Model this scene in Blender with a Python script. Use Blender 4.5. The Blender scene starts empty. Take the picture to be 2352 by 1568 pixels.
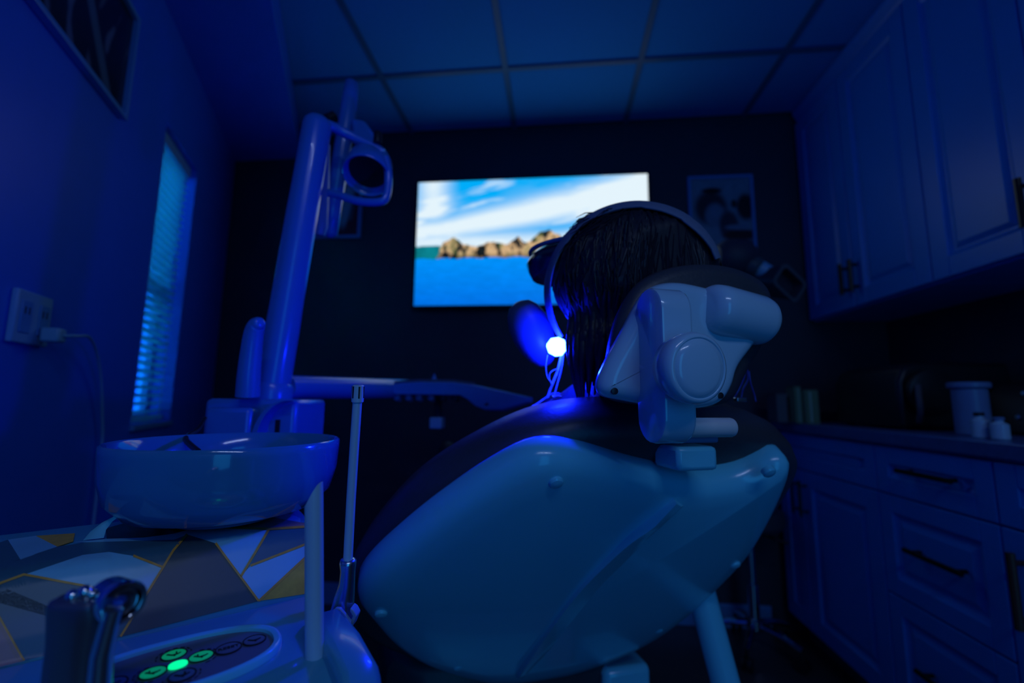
import bpy, bmesh, math, random
import numpy as np
from mathutils import Vector, Matrix
random.seed(4); RNG = np.random.RandomState(7)
PI = math.pi
SC = bpy.context.scene
COL = SC.collection

# ------------------------------------------------------------------ camera
FPX, CX, CY = 1020.0, 1176.0, 784.0            # 2352 x 1568 frame
def vn(v):
    v = np.array(v, float); return v / np.linalg.norm(v)
_y = vn([103, -136, FPX])
_z = vn([.0104, 1, -(_y[0]*.0104 + _y[1]) / _y[2]])
_x = np.cross(_z, _y)
if _x[0] < 0: _x = -_x
RC = np.array([_x, _y, _z])
EYE = np.array([0, 0, 1.0])
def ray(px, py): return RC @ np.array([(px-CX)/FPX, (CY-py)/FPX, 1.0])
def at(px, py, d): return EYE + d*ray(px, py)
def on(px, py, P, N):
    q = ray(px, py); return EYE + q*((np.array(P)-EYE).dot(N)/q.dot(N))
AX, AY, AZ = np.array([1., 0, 0]), np.array([0, 1., 0]), np.array([0, 0, 1.])

cam = bpy.data.cameras.new('camera'); co = bpy.data.objects.new('camera', cam); COL.objects.link(co)
M = Matrix.Identity(4)
for i in range(3):
    M[i][0], M[i][1], M[i][2], M[i][3] = RC[i][0], RC[i][1], -RC[i][2], EYE[i]
co.matrix_world = M
cam.sensor_width = 36; cam.lens = 36*FPX/2352; cam.clip_start = .02
cam.dof.use_dof = True; cam.dof.focus_distance = .43; cam.dof.aperture_fstop = 2.8
SC.camera = co

# ------------------------------------------------------------------ light
W = bpy.data.worlds.new('dusk'); SC.world = W; W.use_nodes = True
W.node_tree.nodes['Background'].inputs[0].default_value = (.01, .42, 1.0, 1)   # dusk outside the window
W.node_tree.nodes['Background'].inputs[1].default_value = 22.0
def lamp(name, kind, loc, energy, color, **k):
    l = bpy.data.lights.new(name, kind); l.energy = energy; l.color = color
    o = bpy.data.objects.new(name, l); o.location = loc; COL.objects.link(o)
    for a, b in k.items(): setattr(l, a, b)
    return o
# dim corridor beyond the doorway behind the camera
LD = lamp('corridor_light', 'AREA', (.95, -1.78, 1.15), 6.0, (.02, .38, 1.0), shape='RECTANGLE', size=.75, size_y=1.9)
# one dim strip light left on at the ceiling behind the camera
lamp('strip_light', 'AREA', (.65, -.95, 2.44), 7.0, (.42, .60, 1.0), shape='RECTANGLE', size=1.15, size_y=.06)
LD.rotation_euler = (math.radians(90), 0, 0)
# the blue curing lamp in the patient's mouth
LEDP = at(1279, 796, .622)      # the glowing mouth lamp built further down sits here
SC.view_settings.view_transform = 'Standard'; SC.view_settings.look = 'None'
SC.view_settings.exposure = 0; SC.view_settings.gamma = 1; SC.view_settings.use_curve_mapping = False

# ------------------------------------------------------------------ materials
def mat(name, col, rough=.5, metal=0, coat=0, var=0, scale=30, bump=0, emit=None, estr=0, spec=.5, alpha=None, trans=0, sheen=0):
    m = bpy.data.materials.new(name); m.use_nodes = True
    nt = m.node_tree; b = nt.nodes['Principled BSDF']
    b.inputs['Base Color'].default_value = (*col, 1); b.inputs['Roughness'].default_value = rough
    b.inputs['Metallic'].default_value = metal; b.inputs['Coat Weight'].default_value = coat
    b.inputs['Specular IOR Level'].default_value = spec
    if trans: b.inputs['Transmission Weight'].default_value = trans
    if sheen: b.inputs['Sheen Weight'].default_value = sheen
    if alpha: b.inputs['Alpha'].default_value = alpha
    if emit: b.inputs['Emission Color'].default_value = (*emit, 1); b.inputs['Emission Strength'].default_value = estr
    tc = nt.nodes.new('ShaderNodeTexCoord'); n = nt.nodes.new('ShaderNodeTexNoise')
    n.inputs['Scale'].default_value = scale; n.inputs['Detail'].default_value = 4
    nt.links.new(tc.outputs['Object'], n.inputs['Vector'])
    v = max(var, .04)
    mx = nt.nodes.new('ShaderNodeMix'); mx.data_type = 'RGBA'
    mx.inputs[6].default_value = (*[c*(1-v) for c in col], 1); mx.inputs[7].default_value = (*[min(1, c*(1+v)) for c in col], 1)
    nt.links.new(n.outputs['Fac'], mx.inputs[0]); nt.links.new(mx.outputs[2], b.inputs['Base Color'])
    if bump:
        bp = nt.nodes.new('ShaderNodeBump'); bp.inputs['Strength'].default_value = bump; bp.inputs['Distance'].default_value = .002
        nt.links.new(n.outputs['Fac'], bp.inputs['Height']); nt.links.new(bp.outputs[0], b.inputs['Normal'])
    return m
def vmat(name, strength=0, rough=.4):
    """flat print / screen picture, colours held per vertex"""
    m = bpy.data.materials.new(name); m.use_nodes = True; nt = m.node_tree; b = nt.nodes['Principled BSDF']
    a = nt.nodes.new('ShaderNodeAttribute'); a.attribute_name = 'print'
    b.inputs['Roughness'].default_value = rough
    if strength:
        b.inputs['Base Color'].default_value = (.01, .01, .01, 1)
        nt.links.new(a.outputs['Color'], b.inputs['Emission Color']); b.inputs['Emission Strength'].default_value = strength
    else: nt.links.new(a.outputs['Color'], b.inputs['Base Color'])
    return m
def translucent(name, col, w=.5):
    m = bpy.data.materials.new(name); m.use_nodes = True; nt = m.node_tree; b = nt.nodes['Principled BSDF']
    b.inputs['Base Color'].default_value = (*col, 1); b.inputs['Roughness'].default_value = .4
    t = nt.nodes.new('ShaderNodeBsdfTranslucent'); t.inputs[0].default_value = (*col, 1)
    mx = nt.nodes.new('ShaderNodeMixShader'); mx.inputs[0].default_value = w
    out = nt.nodes['Material Output']
    nt.links.new(b.outputs[0], mx.inputs[1]); nt.links.new(t.outputs[0], mx.inputs[2]); nt.links.new(mx.outputs[0], out.inputs[0])
    return m
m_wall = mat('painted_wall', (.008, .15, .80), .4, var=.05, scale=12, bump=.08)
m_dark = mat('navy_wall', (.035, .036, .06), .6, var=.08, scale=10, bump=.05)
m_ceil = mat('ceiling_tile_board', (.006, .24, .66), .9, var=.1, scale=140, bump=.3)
m_grid = mat('ceiling_grid_steel', (.01, .11, .26), .5)
m_floor = mat('dark_vinyl_floor', (.05, .05, .06), .35, var=.3, scale=6)
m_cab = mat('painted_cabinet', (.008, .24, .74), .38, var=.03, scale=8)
m_gap = mat('cabinet_carcass', (.10, .10, .12), .6)
m_counter = mat('laminate_worktop', (.06, .13, .34), .3, var=.25, scale=60)
m_handle = mat('black_bronze', (.03, .024, .02), .35, metal=.6)
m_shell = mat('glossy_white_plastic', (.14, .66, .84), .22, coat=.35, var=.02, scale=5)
m_shell2 = mat('glossy_headrest_plastic', (.42, .66, .80), .16, coat=.4, var=.02, scale=5)
m_leather = mat('dark_leatherette', (.045, .048, .06), .42, var=.1, scale=200, bump=.15)
m_steel = mat('brushed_steel', (.62, .70, .74), .27, metal=1, var=.03, scale=90)
m_bar = mat('brushed_bar', (.95, .97, .98), .42, metal=.4, var=.03, scale=90)
m_chrome = mat('chrome', (.75, .75, .78), .1, metal=1)
m_unit = mat('unit_enamel_shaded', (.07, .36, .50), .25, coat=.3, var=.02, scale=6)  # blue cut back: shade from the mouth lamp put into the colour
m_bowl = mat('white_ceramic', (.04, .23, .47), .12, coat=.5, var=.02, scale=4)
m_black = mat('black_plastic', (.012, .012, .016), .4)
m_hair = mat('dark_hair', (.010, .010, .020), .55, var=.4, scale=90, bump=.3)
m_tube = mat('pale_tube_plastic', (.40, .62, .78), .3, coat=.2)
m_ext = mat('sky_block_black', (.004, .004, .005), .9)  # near black, for the added wall beyond the blind
m_skin = mat('skin', (.42, .29, .23), .5, var=.06, scale=40)
m_cloth = mat('dark_knit', (.018, .018, .026), .85, var=.3, scale=160, bump=.4, sheen=.3)
m_trouser = mat('dark_denim', (.03, .034, .06), .85, var=.3, scale=200, bump=.3)
m_shoe = mat('dark_shoe', (.03, .03, .035), .5)
m_band = mat('grey_elastic', (.13, .17, .28), .7, var=.1, scale=180, bump=.3)
m_bib = mat('paper_bib', (.55, .62, .72), .7, var=.05, scale=150, bump=.3)
m_rim = mat('steel_blue_plastic', (.15, .24, .44), .35)
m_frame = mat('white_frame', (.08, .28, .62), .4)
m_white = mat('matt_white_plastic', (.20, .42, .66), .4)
m_lens = mat('smoked_lens', (.02, .02, .03), .15, coat=.3)
m_gold = mat('gold_foil_print', (.85, .46, .05), .45, var=.35, scale=120)
m_goldline = mat('gold_line_print', (.90, .38, .05), .45, var=.3, scale=150)
m_marble = mat('marble_white_print', (.22, .60, .74), .35, var=.12, scale=14)
m_slate = mat('slate_print', (.05, .085, .10), .4, var=.12, scale=26)
m_slate2 = mat('blue_slate_print', (.05, .16, .20), .4, var=.12, scale=26)
m_taupe = mat('taupe_print', (.42, .24, .20), .4, var=.15, scale=40)
m_panel = mat('panel_membrane', (.12, .15, .20), .35)
m_ink = mat('panel_ink', (.01, .01, .012), .5)
m_green = mat('green_led', (.05, .4, .2), .4, emit=(.0, 1.0, .32), estr=1.0)
m_greendim = mat('green_backlit_key', (.04, .22, .14), .4, emit=(.0, .6, .22), estr=.28)
m_keyoff = mat('unlit_key', (.10, .17, .22), .4)
m_led = mat('led_lens', (.5, .6, 1), .3, emit=(.0025, .010, 1.0), estr=430)
m_red = mat('red_emissive', (.3, .03, .03), .4, emit=(1, .1, .1), estr=.35)
m_wire = mat('clear_blue_fibre', (.5, .6, .8), .3)
m_lampcover = translucent('frosted_lamp_cover', (.06, .09, .18), .15)
m_pole = mat('enamel_blue_lit', (.04, .20, .64), .25, coat=.3, var=.02, scale=6)  # bluer copy of the unit enamel: mouth lamp's light put into the colour
m_slat = translucent('blind_slat', (.30, .66, .74), .5)
m_glass = mat('window_glass', (.9, .95, 1), .02, trans=1, spec=.5)
m_olive = mat('green_carton', (.14, .22, .12), .6)
m_carton = mat('pale_green_carton', (.32, .48, .38), .6)
m_screen = vmat('screen_picture', 1.0)
m_print = vmat('poster_print', 0, .25)

# ------------------------------------------------------------------ helpers
class MB:
    def __init__(s): s.v = []; s.f = []; s.m = []
    def add(s, vs, fs, mi=0):
        b = len(s.v); s.v += [tuple(map(float, p)) for p in vs]
        s.f += [tuple(i+b for i in f) for f in fs]; s.m += [mi]*len(fs); return s
    def box(s, lo, hi, mi=0, fr=None):
        (a, b, c), (d, e, f) = lo, hi
        P = [(a,b,c),(d,b,c),(d,e,c),(a,e,c),(a,b,f),(d,b,f),(d,e,f),(a,e,f)]
        if fr is not None:
            O, X, Y, Z = fr; P = [np.array(O)+np.array(X)*p[0]+np.array(Y)*p[1]+np.array(Z)*p[2] for p in P]
        return s.add(P, [(0,3,2,1),(4,5,6,7),(0,1,5,4),(1,2,6,5),(2,3,7,6),(3,0,4,7)], mi)
    def loft(s, loops, cap0=True, cap1=True, mi=0, closed=True):
        n = len(loops[0]); V = [p for l in loops for p in l]; F = []
        for i in range(len(loops)-1):
            for j in range(n if closed else n-1):
                k = (j+1) % n; F.append((i*n+j, i*n+k, (i+1)*n+k, (i+1)*n+j))
        if cap0: F.append(tuple(range(n-1, -1, -1)))
        if cap1: F.append(tuple(range((len(loops)-1)*n, len(loops)*n)))
        return s.add(V, F, mi)
    def tube(s, pts, r, n=10, cap=True, mi=0, flat=None):
        pts = [np.array(p, float) for p in pts]; N = len(pts)
        if not hasattr(r, '__len__'): r = [r]*N
        T = [vn(pts[min(i+1, N-1)]-pts[max(i-1, 0)]) for i in range(N)]
        ref = AZ if abs(T[0][2]) < .9 else AX
        u = vn(np.cross(T[0], ref)); L = []
        for i in range(N):
            u = vn(u - u.dot(T[i])*T[i]); w = np.cross(T[i], u); k = flat or 1
            L.append([pts[i]+r[i]*(math.cos(2*PI*j/n)*u+k*math.sin(2*PI*j/n)*w) for j in range(n)])
        return s.loft(L, cap, cap, mi)
    def lathe(s, prof, O, axis, n=32, cap0=True, cap1=True, mi=0, sx=1, ux=None):
        axis = vn(axis); u = vn(np.cross(axis, AZ if abs(axis[2]) < .9 else AX)) if ux is None else vn(ux)
        w = np.cross(axis, u)
        return s.loft([[np.array(O)+axis*h+r*(sx*math.cos(2*PI*j/n)*u+math.sin(2*PI*j/n)*w) for j in range(n)] for r, h in prof], cap0, cap1, mi)
    def build(s, name, mats, parent=None, smooth=35, bevel=0, seg=2, sub=0):
        me = bpy.data.meshes.new(name); me.from_pydata(s.v, [], s.f)
        if not isinstance(mats, (list, tuple)): mats = [mats]
        for m in mats: me.materials.append(m)
        me.polygons.foreach_set('material_index', s.m)
        bm = bmesh.new(); bm.from_mesh(me); bmesh.ops.recalc_face_normals(bm, faces=bm.faces); bm.to_mesh(me); bm.free()
        o = bpy.data.objects.new(name, me); COL.objects.link(o)
        if smooth: me.shade_smooth(); me.set_sharp_from_angle(angle=math.radians(smooth))
        if bevel:
            b = o.modifiers.new('bevel', 'BEVEL'); b.width = bevel; b.segments = seg; b.limit_method = 'ANGLE'; b.angle_limit = math.radians(40)
        if sub:
            b = o.modifiers.new('smooth', 'SUBSURF'); b.levels = b.render_levels = sub
        if parent is not None: adopt(o, parent)
        return o
def adopt(o, p):
    o.parent = p
    if p.type == 'EMPTY': o.matrix_parent_inverse = Matrix.Translation(-Vector(p.location))
def thing(name, label, cat, loc=(0, 0, 0), group=None):
    o = bpy.data.objects.new(name, None); COL.objects.link(o); o.location = tuple(float(c) for c in loc); o.empty_display_size = .05
    return tag(o, label, cat, group)
def tag(o, label, cat, group=None):
    o['label'] = label; o['category'] = cat
    if group: o['group'] = group
    return o
def struct(o): o['kind'] = 'structure'; return o
def spline(pts, n=10, closed=True):
    P = [np.array(p, float) for p in pts]; N = len(P); out = []
    for i in range(N if closed else N-1):
        g = (lambda k: P[k % N]) if closed else (lambda k: P[min(max(k, 0), N-1)])
        a, b, c, d = g(i-1), g(i), g(i+1), g(i+2)
        for t in np.linspace(0, 1, n, endpoint=False):
            out.append(.5*((2*b)+(c-a)*t+(2*a-5*b+4*c-d)*t*t+(3*b-a-3*c+d)*t**3))
    if not closed: out.append(P[-1])
    return out
def resample(pts, n, closed=True):
    P = np.array(pts + ([pts[0]] if closed else [])); L = np.r_[0, np.cumsum(np.linalg.norm(np.diff(P, axis=0), axis=1))]
    t = np.linspace(0, L[-1], n, endpoint=not closed)
    return np.stack([np.interp(t, L, P[:, k]) for k in range(P.shape[1])], 1)
def inset(P, d, it=6):
    """inset a 2-D closed outline by d, smoothed"""
    P = np.array(P)
    area = .5*np.sum(P[:, 0]*np.roll(P[:, 1], -1)-np.roll(P[:, 0], -1)*P[:, 1]); s = 1 if area > 0 else -1
    st = max(1, int(abs(d)/.004)); Q = P.copy()
    for k in range(st):
        T = np.roll(Q, -1, 0)-np.roll(Q, 1, 0); T /= np.linalg.norm(T, axis=1)[:, None]+1e-9
        Q = Q + s*(d/st)*np.stack([-T[:, 1], T[:, 0]], 1)
        for _ in range(2): Q = .5*Q+.25*(np.roll(Q, 1, 0)+np.roll(Q, -1, 0))
    return Q
def picture(name, O, U, V, nu, nv, fn, m, parent):
    """a flat print on a fine grid; fn(u, v) -> rgb (v up)"""
    u, v = np.meshgrid(np.linspace(0, 1, nu), np.linspace(0, 1, nv))
    P = np.array(O)[None, None]+u[..., None]*np.array(U)+v[..., None]*np.array(V)
    i = np.arange(nu*nv).reshape(nv, nu)
    F = np.stack([i[:-1, :-1], i[:-1, 1:], i[1:, 1:], i[1:, :-1]], -1).reshape(-1, 4)
    me = bpy.data.meshes.new(name); me.from_pydata(P.reshape(-1, 3).tolist(), [], F.tolist())
    c = np.ones((nu*nv, 4)); c[:, :3] = np.clip(fn(u, v), 0, 4).reshape(-1, 3)
    a = me.color_attributes.new('print', 'FLOAT_COLOR', 'POINT'); a.data.foreach_set('color', c.ravel().astype(np.float32))
    me.materials.append(m); o = bpy.data.objects.new(name, me); COL.objects.link(o)
    if parent is not None: adopt(o, parent)
    return o
def lin(*c): return np.array([((x/255+.055)/1.055)**2.4 if x > 10 else x/255/12.92 for x in c])
def fbm(u, v, sc, seed=0, oct=4):
    r = np.random.RandomState(seed); o = np.zeros_like(u); a = 1; tot = 0
    for k in range(oct):
        n = r.rand(64, 64); x = u*sc[0]*2**k; y = v*sc[1]*2**k
        xi, yi = np.floor(x).astype(int), np.floor(y).astype(int); fx, fy = x-xi, y-yi
        fx, fy = fx*fx*(3-2*fx), fy*fy*(3-2*fy)
        g = lambda p, q: n[p % 64, q % 64]
        o += a*((g(xi, yi)*(1-fx)+g(xi+1, yi)*fx)*(1-fy)+(g(xi, yi+1)*(1-fx)+g(xi+1, yi+1)*fx)*fy); tot += a; a *= .55
    return o/tot
def sm(a, b, x): t = np.clip((x-a)/(b-a), 0, 1); return t*t*(3-2*t)

# ------------------------------------------------------------------ room
ZC, YB, XR = 2.47, 2.236, 1.55
DL = vn([-.4503, .89288, 0]); NL = vn([.89288, .4503, 0])          # left wall direction and normal
CORN = on(515, 630, [0, YB, 0], AY); CORN[2] = 0                    # back left corner
def LW(s, z, off=0): return CORN+DL*s+NL*off+AZ*z                    # point on the left wall
struct(MB().box((-2.3, -1.95, -.06), (1.7, 2.4, 0)).build('floor', m_floor, smooth=0))
ceil = struct(MB().box((-2.3, -1.95, ZC+.012), (1.7, 2.4, ZC+.08)).build('ceiling', m_grid, smooth=0))
gx = [-1.39, -.80, -.225, .367, .965, 1.54]; gx = gx[:-1]; gy = [1.80-.6*k for k in range(0, 6)]
gb = MB()
for x in gx: gb.box((x-.012, -1.8, ZC-.004), (x+.012, YB, ZC+.014))
for y in gy: gb.box((-2.0, y-.012, ZC-.0035), (XR, y+.012, ZC+.014))
gb.build('ceiling_grid', m_grid, ceil, 0)
xs = [-2.0]+gx+[XR]; ys = [YB]+gy+[-1.8]
for i in range(len(xs)-1):
    for j in range(len(ys)-1):
        x0, x1, y1, y0 = xs[i]+.012, xs[i+1]-.012, ys[j]-.012, ys[j+1]+.012
        if x1-x0 < .02 or y1-y0 < .02: continue
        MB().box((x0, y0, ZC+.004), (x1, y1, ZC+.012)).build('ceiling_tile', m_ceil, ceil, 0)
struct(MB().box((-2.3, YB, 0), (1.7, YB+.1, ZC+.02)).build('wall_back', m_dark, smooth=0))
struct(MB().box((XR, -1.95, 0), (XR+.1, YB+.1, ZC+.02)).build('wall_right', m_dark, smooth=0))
# left wall with a window opening
S0, S1, Z0, Z1, TH = -.985, -.615, .905, 1.985, .14
wl = MB(); fr = (CORN, DL, -NL, AZ)
wl.box((S1, 0, 0), (.06, TH, ZC), 0, fr).box((-2.3, 0, 0), (S0, TH, ZC), 0, fr)
wl.box((S0, 0, 0), (S1, TH, Z0), 0, fr).box((S0, 0, Z1), (S1, TH, ZC), 0, fr)
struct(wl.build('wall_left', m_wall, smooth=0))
e = LW(-2.28, 0)
struct(MB().box((e[0]-.1, -1.95, 0), (e[0], e[1]+.02, ZC)).build('wall_left_rear', m_wall, smooth=0))
wr = MB().box((e[0]-.05, -1.9, 0), (.52, -1.8, ZC)).box((1.38, -1.9, 0), (XR+.05, -1.8, ZC)).box((.52, -1.9, 2.12), (1.38, -1.8, ZC))
struct(wr.build('wall_rear', m_wall, smooth=0))
struct(MB().box((.52, -1.96, 0), (1.38, -1.88, 2.14)).build('door_1', m_frame, smooth=0))
bk = MB(); E0, E1 = np.array([-1.448, YB, 0]), None
E1 = E0 - DL*2.9*np.array([.98, 1, 1]); A0, A1 = LW(.02, 0, -.01), LW(-2.6, 0, -.01)
bk.loft([[A0+AZ*z, A1+AZ*z, E1+AZ*z, E0+AZ*z] for z in (2.352, ZC-.002)])
struct(bk.build('trim_1', m_wall, smooth=0, bevel=.004))
win = struct(bpy.data.objects.new('window_1', None)); COL.objects.link(win); win.location = tuple(LW((S0+S1)/2, Z0))
wf = MB()
for s0, s1, z0, z1 in ((S0, S0+.03, Z0, Z1), (S1-.03, S1, Z0, Z1), (S0+.03, S1-.03, Z0, Z0+.03), (S0+.03, S1-.03, Z1-.03, Z1), (S0+.03, S1-.03, 1.43, 1.46)):
    wf.box((s0, .075, z0), (s1, .115, z1), 0, fr)
wf.build('window_frame', m_frame, win, 0, .002)
MB().box((S0+.03, .094, Z0+.03), (S1-.03, .098, Z1-.03), 0, fr).build('window_pane', m_glass, win, 0)
MB().box((S0, -.012, Z0-.02), (S1, .075, Z0-.001), 0, fr).build('window_sill', m_frame, win, 0, .003)
struct(MB().box((-2.2, -.012, 0), (-.02, 0, .1), 0, fr).build('baseboard_left', m_frame, smooth=0, bevel=.003))
struct(MB().box((-1.8, YB-.012, 0), (.95, YB, .1)).build('baseboard_back', m_frame, smooth=0, bevel=.003))

struct(MB().box((S0-1.2, 1.0, 0), (S1+2.5, 1.1, 2.1), 0, fr).build('wall_sky_block', m_ext, smooth=0))   # added wall: blocks the low sky, keeps the slat gaps dark
# blinds
bl = thing('window_blind', 'white slatted venetian blind half open in the narrow window recess', 'blind', LW((S0+S1)/2, Z1-.01))
MB().box((S0+.006, .02, Z1-.045), (S1-.006, .052, Z1-.002), 0, fr).build('head_rail', m_white, bl, 0, .003)
slat_me = None; nsl = 34; zt, zb = Z1-.065, Z0+.04
for k in range(nsl):
    z = zt+(zb-zt)*k/(nsl-1)
    if slat_me is None:
        sm_ = MB(); prof = [(.013*math.cos(t)*1, .0022*math.sin(t)) for t in np.linspace(0, PI, 6)]
        tilt = math.radians(-24); L = []
        for s in (S0+.01, S1-.01):
            L.append([LW(s, 0)+(-NL)*(.036+x*math.cos(tilt))+AZ*(y+x*math.sin(tilt)) for x, y in prof] + [LW(s, 0)+(-NL)*(.036+x*math.cos(tilt))+AZ*(y-.0012+x*math.sin(tilt)) for x, y in prof[::-1]])
        so = sm_.loft(L).build('slat', m_slat, bl, 30); slat_me = so.data
    else:
        so = bpy.data.objects.new('slat', slat_me); COL.objects.link(so); adopt(so, bl)
    so.location.z = z
MB().box((S0+.008, .022, Z0+.004), (S1-.008, .05, Z0+.022), 0, fr).build('bottom_rail', m_slat, bl, 0, .003)
for s in (S0+.06, S1-.06):
    MB().box((s-.004, .0195, zb-.02), (s+.004, .0205, zt+.02), 0, fr).build('ladder_tape', m_white, bl, 0)

# ------------------------------------------------------------------ pictures on the walls
def frame_on_back(name, label, x0, x1, z0, z1, fn, w=.014):
    t = thing(name, label, 'poster', ((x0+x1)/2, YB-.001, z0))
    f = MB()
    for a in ((x0, x1, z0, z0+w), (x0, x1, z1-w, z1), (x0, x0+w, z0+w, z1-w), (x1-w, x1, z0+w, z1-w)):
        f.box((a[0], YB-.02, a[2]), (a[1], YB-.001, a[3]))
    f.build('frame', m_frame, t, 0, .002)
    MB().box((x0+w*.5, YB-.008, z0+w*.5), (x1-w*.5, YB-.001, z1-w*.5)).build('backing', m_black, t, 0)
    picture('print', (x0+w, YB-.0095, z0+w), (x1-x0-2*w, 0, 0), (0, 0, z1-z0-2*w), 70, 100, fn, m_print, t)
    return t
def art_right(u, v):
    c = np.ones(u.shape+(3,))*np.array([.24, .27, .34])
    def blob(cx, cy, rx, ry, col, s=.25):
        d = np.sqrt(((u-cx)/rx)**2+((v-cy)/ry)**2); w = 1-sm(1-s, 1+s, d); c[:] = c*(1-w[..., None])+np.array(col)*w[..., None]
    blob(.33, .66, .27, .20, (.03, .03, .04)); blob(.40, .57, .17, .14, (.20, .22, .30)); blob(.36, .86, .17, .035, (.01, .01, .01))
    blob(.72, .70, .05, .05, (.02, .02, .02)); blob(.92, .66, .16, .15, (.012, .012, .015)); blob(.62, .45, .16, .17, (.04, .04, .06))
    blob(.82, .34, .3, .06, (.06, .012, .012)); blob(.8, .22, .35, .06, (.025, .01, .012)); blob(.75, .43, .2, .03, (.2, .22, .3)); blob(.25, .12, .25, .1, (.05, .05, .06))
    return c*(.8+.4*fbm(u, v, (8, 10), 3)[..., None])
def art_left(u, v):
    c = np.ones(u.shape+(3,))*np.array([.10, .10, .13])
    r = fbm(u, v, (5, 3), 5); w = sm(.48, .55, r+(.35-v)*.5+(u-.5)*.5)
    c = c*(1-w[..., None])+np.array([.22, .02, .03])*w[..., None]
    w = sm(.0, .04, .16-np.abs(u-.62-.25*(v-.4)))*sm(.05, .3, v); c = c*(1-w[..., None])+np.array([.34, .36, .44])*w[..., None]
    return c
frame_on_back('poster', 'white framed poster with dark round shapes hung to the right of the television', .668, .985, 1.66, 2.143, art_right)
frame_on_back('poster', 'small white framed poster with a dark red patch behind the treatment lamp', -1.34, -1.062, 1.868, 2.20, art_left)
t = thing('wall_picture', 'large white framed dark picture high on the left wall near the camera', 'picture', LW(-1.55, 1.79))
ps0, ps1, pz0, pz1, pw = -1.95, -1.31, 1.79, 2.118, .014
f = MB()
for a in ((ps0, ps1, pz0, pz0+pw), (ps0, ps1, pz1-pw, pz1), (ps0, ps0+pw, pz0+pw, pz1-pw), (ps1-pw, ps1, pz0+pw, pz1-pw)):
    f.box((a[0], -.022, a[2]), (a[1], -.001, a[3]), 0, fr)
f.build('frame', m_frame, t, 0, .002)
MB().box((ps0+.005, -.008, pz0+.005), (ps1-.005, -.001, pz1-.005), 0, fr).build('backing', m_black, t, 0)
def art_big(u, v):
    s = .5+.5*np.sin(u*46+2*np.sin(v*5)); w = sm(.62, .95, s*fbm(u, v, (9, 2), 8)*1.6)
    c = np.array([.012, .012, .02])*(1-w[..., None])+np.array([.13, .14, .22])*w[..., None]
    d = sm(.05, .02, np.abs((u-.45)*.9+(v-.75)*.35-.12))[..., None]
    return c*(1-d)+np.array([.10, .14, .2])*d
picture('print', LW(ps0+pw, pz0+pw, .0095), DL*(ps1-ps0-2*pw), AZ*(pz1-pz0-2*pw), 110, 60, art_big, m_print, t)

# television
tl, tr = on(962, 417, [0, YB-.05, 0], AY), on(1487, 402, [0, YB-.05, 0], AY); bz = on(957, 702, [0, YB-.05, 0], AY)[2]
x0, x1, z1, z0 = tl[0], tr[0], (tl[2]+tr[2])/2, bz
tv = thing('television', 'flat wall-mounted television showing a wooded island on a blue lake', 'television', ((x0+x1)/2, YB-.03, z0))
MB().box((x0-.012, YB-.05, z0-.014), (x1+.012, YB-.012, z1+.012)).build('housing', m_black, tv, 30, .004)
MB().box(((x0+x1)/2-.2, YB-.013, z0+.15), ((x0+x1)/2+.2, YB, z1-.15)).build('wall_mount', m_black, tv, 0)
def lake(u, v):
    H = .385
    blue = lin(0, 172, 248); c = np.ones(u.shape+(3,))*blue
    cw = fbm(u+v*.35, v*2.6-u*.55, (2.6, 2.6), 21, 5); cf = fbm(u*1.2, v*3-u*.9, (5, 6), 4, 4)
    band = np.exp(-((v-(.60+.36*np.clip(u-.08, 0, 1)**1.25))/(.075+.06*u))**2)*1.15
    low = np.exp(-((v-.50)/.075)**2)*(.95-.35*np.clip(u-.55, 0, 1))
    left = np.exp(-((u-.07)/.075)**2)*sm(.60, .78, v)*1.1
    w = np.clip(np.maximum(np.maximum(band, low), left)*(.72+.5*cw)+.55*sm(.50, .78, cf)+.12*sm(.3, .7, cw)-.08, 0, 1)[..., None]
    c = c*(1-w)+lin(228, 244, 252)*w
    hill = v < H+.07+.018*np.sin(u*9+1)*(u < .5)-.05*np.clip(u-.1, 0, 1)
    c[hill] = (lin(10, 128, 140)+0*c[hill]) if hill.any() else 0
    g = fbm(u, v, (30, 20), 9); c[hill] = c[hill]*(.6+.8*g[hill][:, None])
    prof = np.where((u > .09)&(u < .78), .09+.07*np.exp(-((u-.16)/.055)**2)+.045*np.exp(-((u-.33)/.05)**2)+.03*np.exp(-((u-.42)/.025)**2)+.07*np.exp(-((u-.45)/.02)**2)+.12*np.exp(-((u-.58)/.075)**2), 0)
    prof *= sm(.085, .125, u)*(1-sm(.66, .75, u))
    n = fbm(u, v, (46, 20), 31, 3); n2 = fbm(u, v, (24, 13), 14, 3)
    isl = (v > H-.02)&(v < H-.02+prof+.05*(n2-.5)*(prof > .02))
    rock = lin(216, 178, 132); dark = lin(18, 26, 26); grn = lin(110, 125, 70)
    k = sm(.40, .60, n)[..., None]; q = dark*(1-k)+rock*k; kk = sm(.5, .7, n2)[..., None]; q = q*(1-.45*kk)+grn*.45*kk
    q = q*(.35+.65*sm(H-.02, H+.03, v)[..., None])
    c[isl] = q[isl]
    wat = v < H-.015+.004*np.sin(u*60)
    rip = fbm(u*1.0, v*3.0, (28, 22), 17, 3)
    dp = v/H
    wc = (lin(0, 112, 228)*(1-dp[..., None])+lin(0, 146, 250)*dp[..., None])*(.86+.28*rip[..., None])
    c[wat] = wc[wat]
    return c
picture('screen', (x0, YB-.0515, z0), (x1-x0, 0, 0), (0, 0, z1-z0), 420, 230, lake, m_screen, tv)

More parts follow.
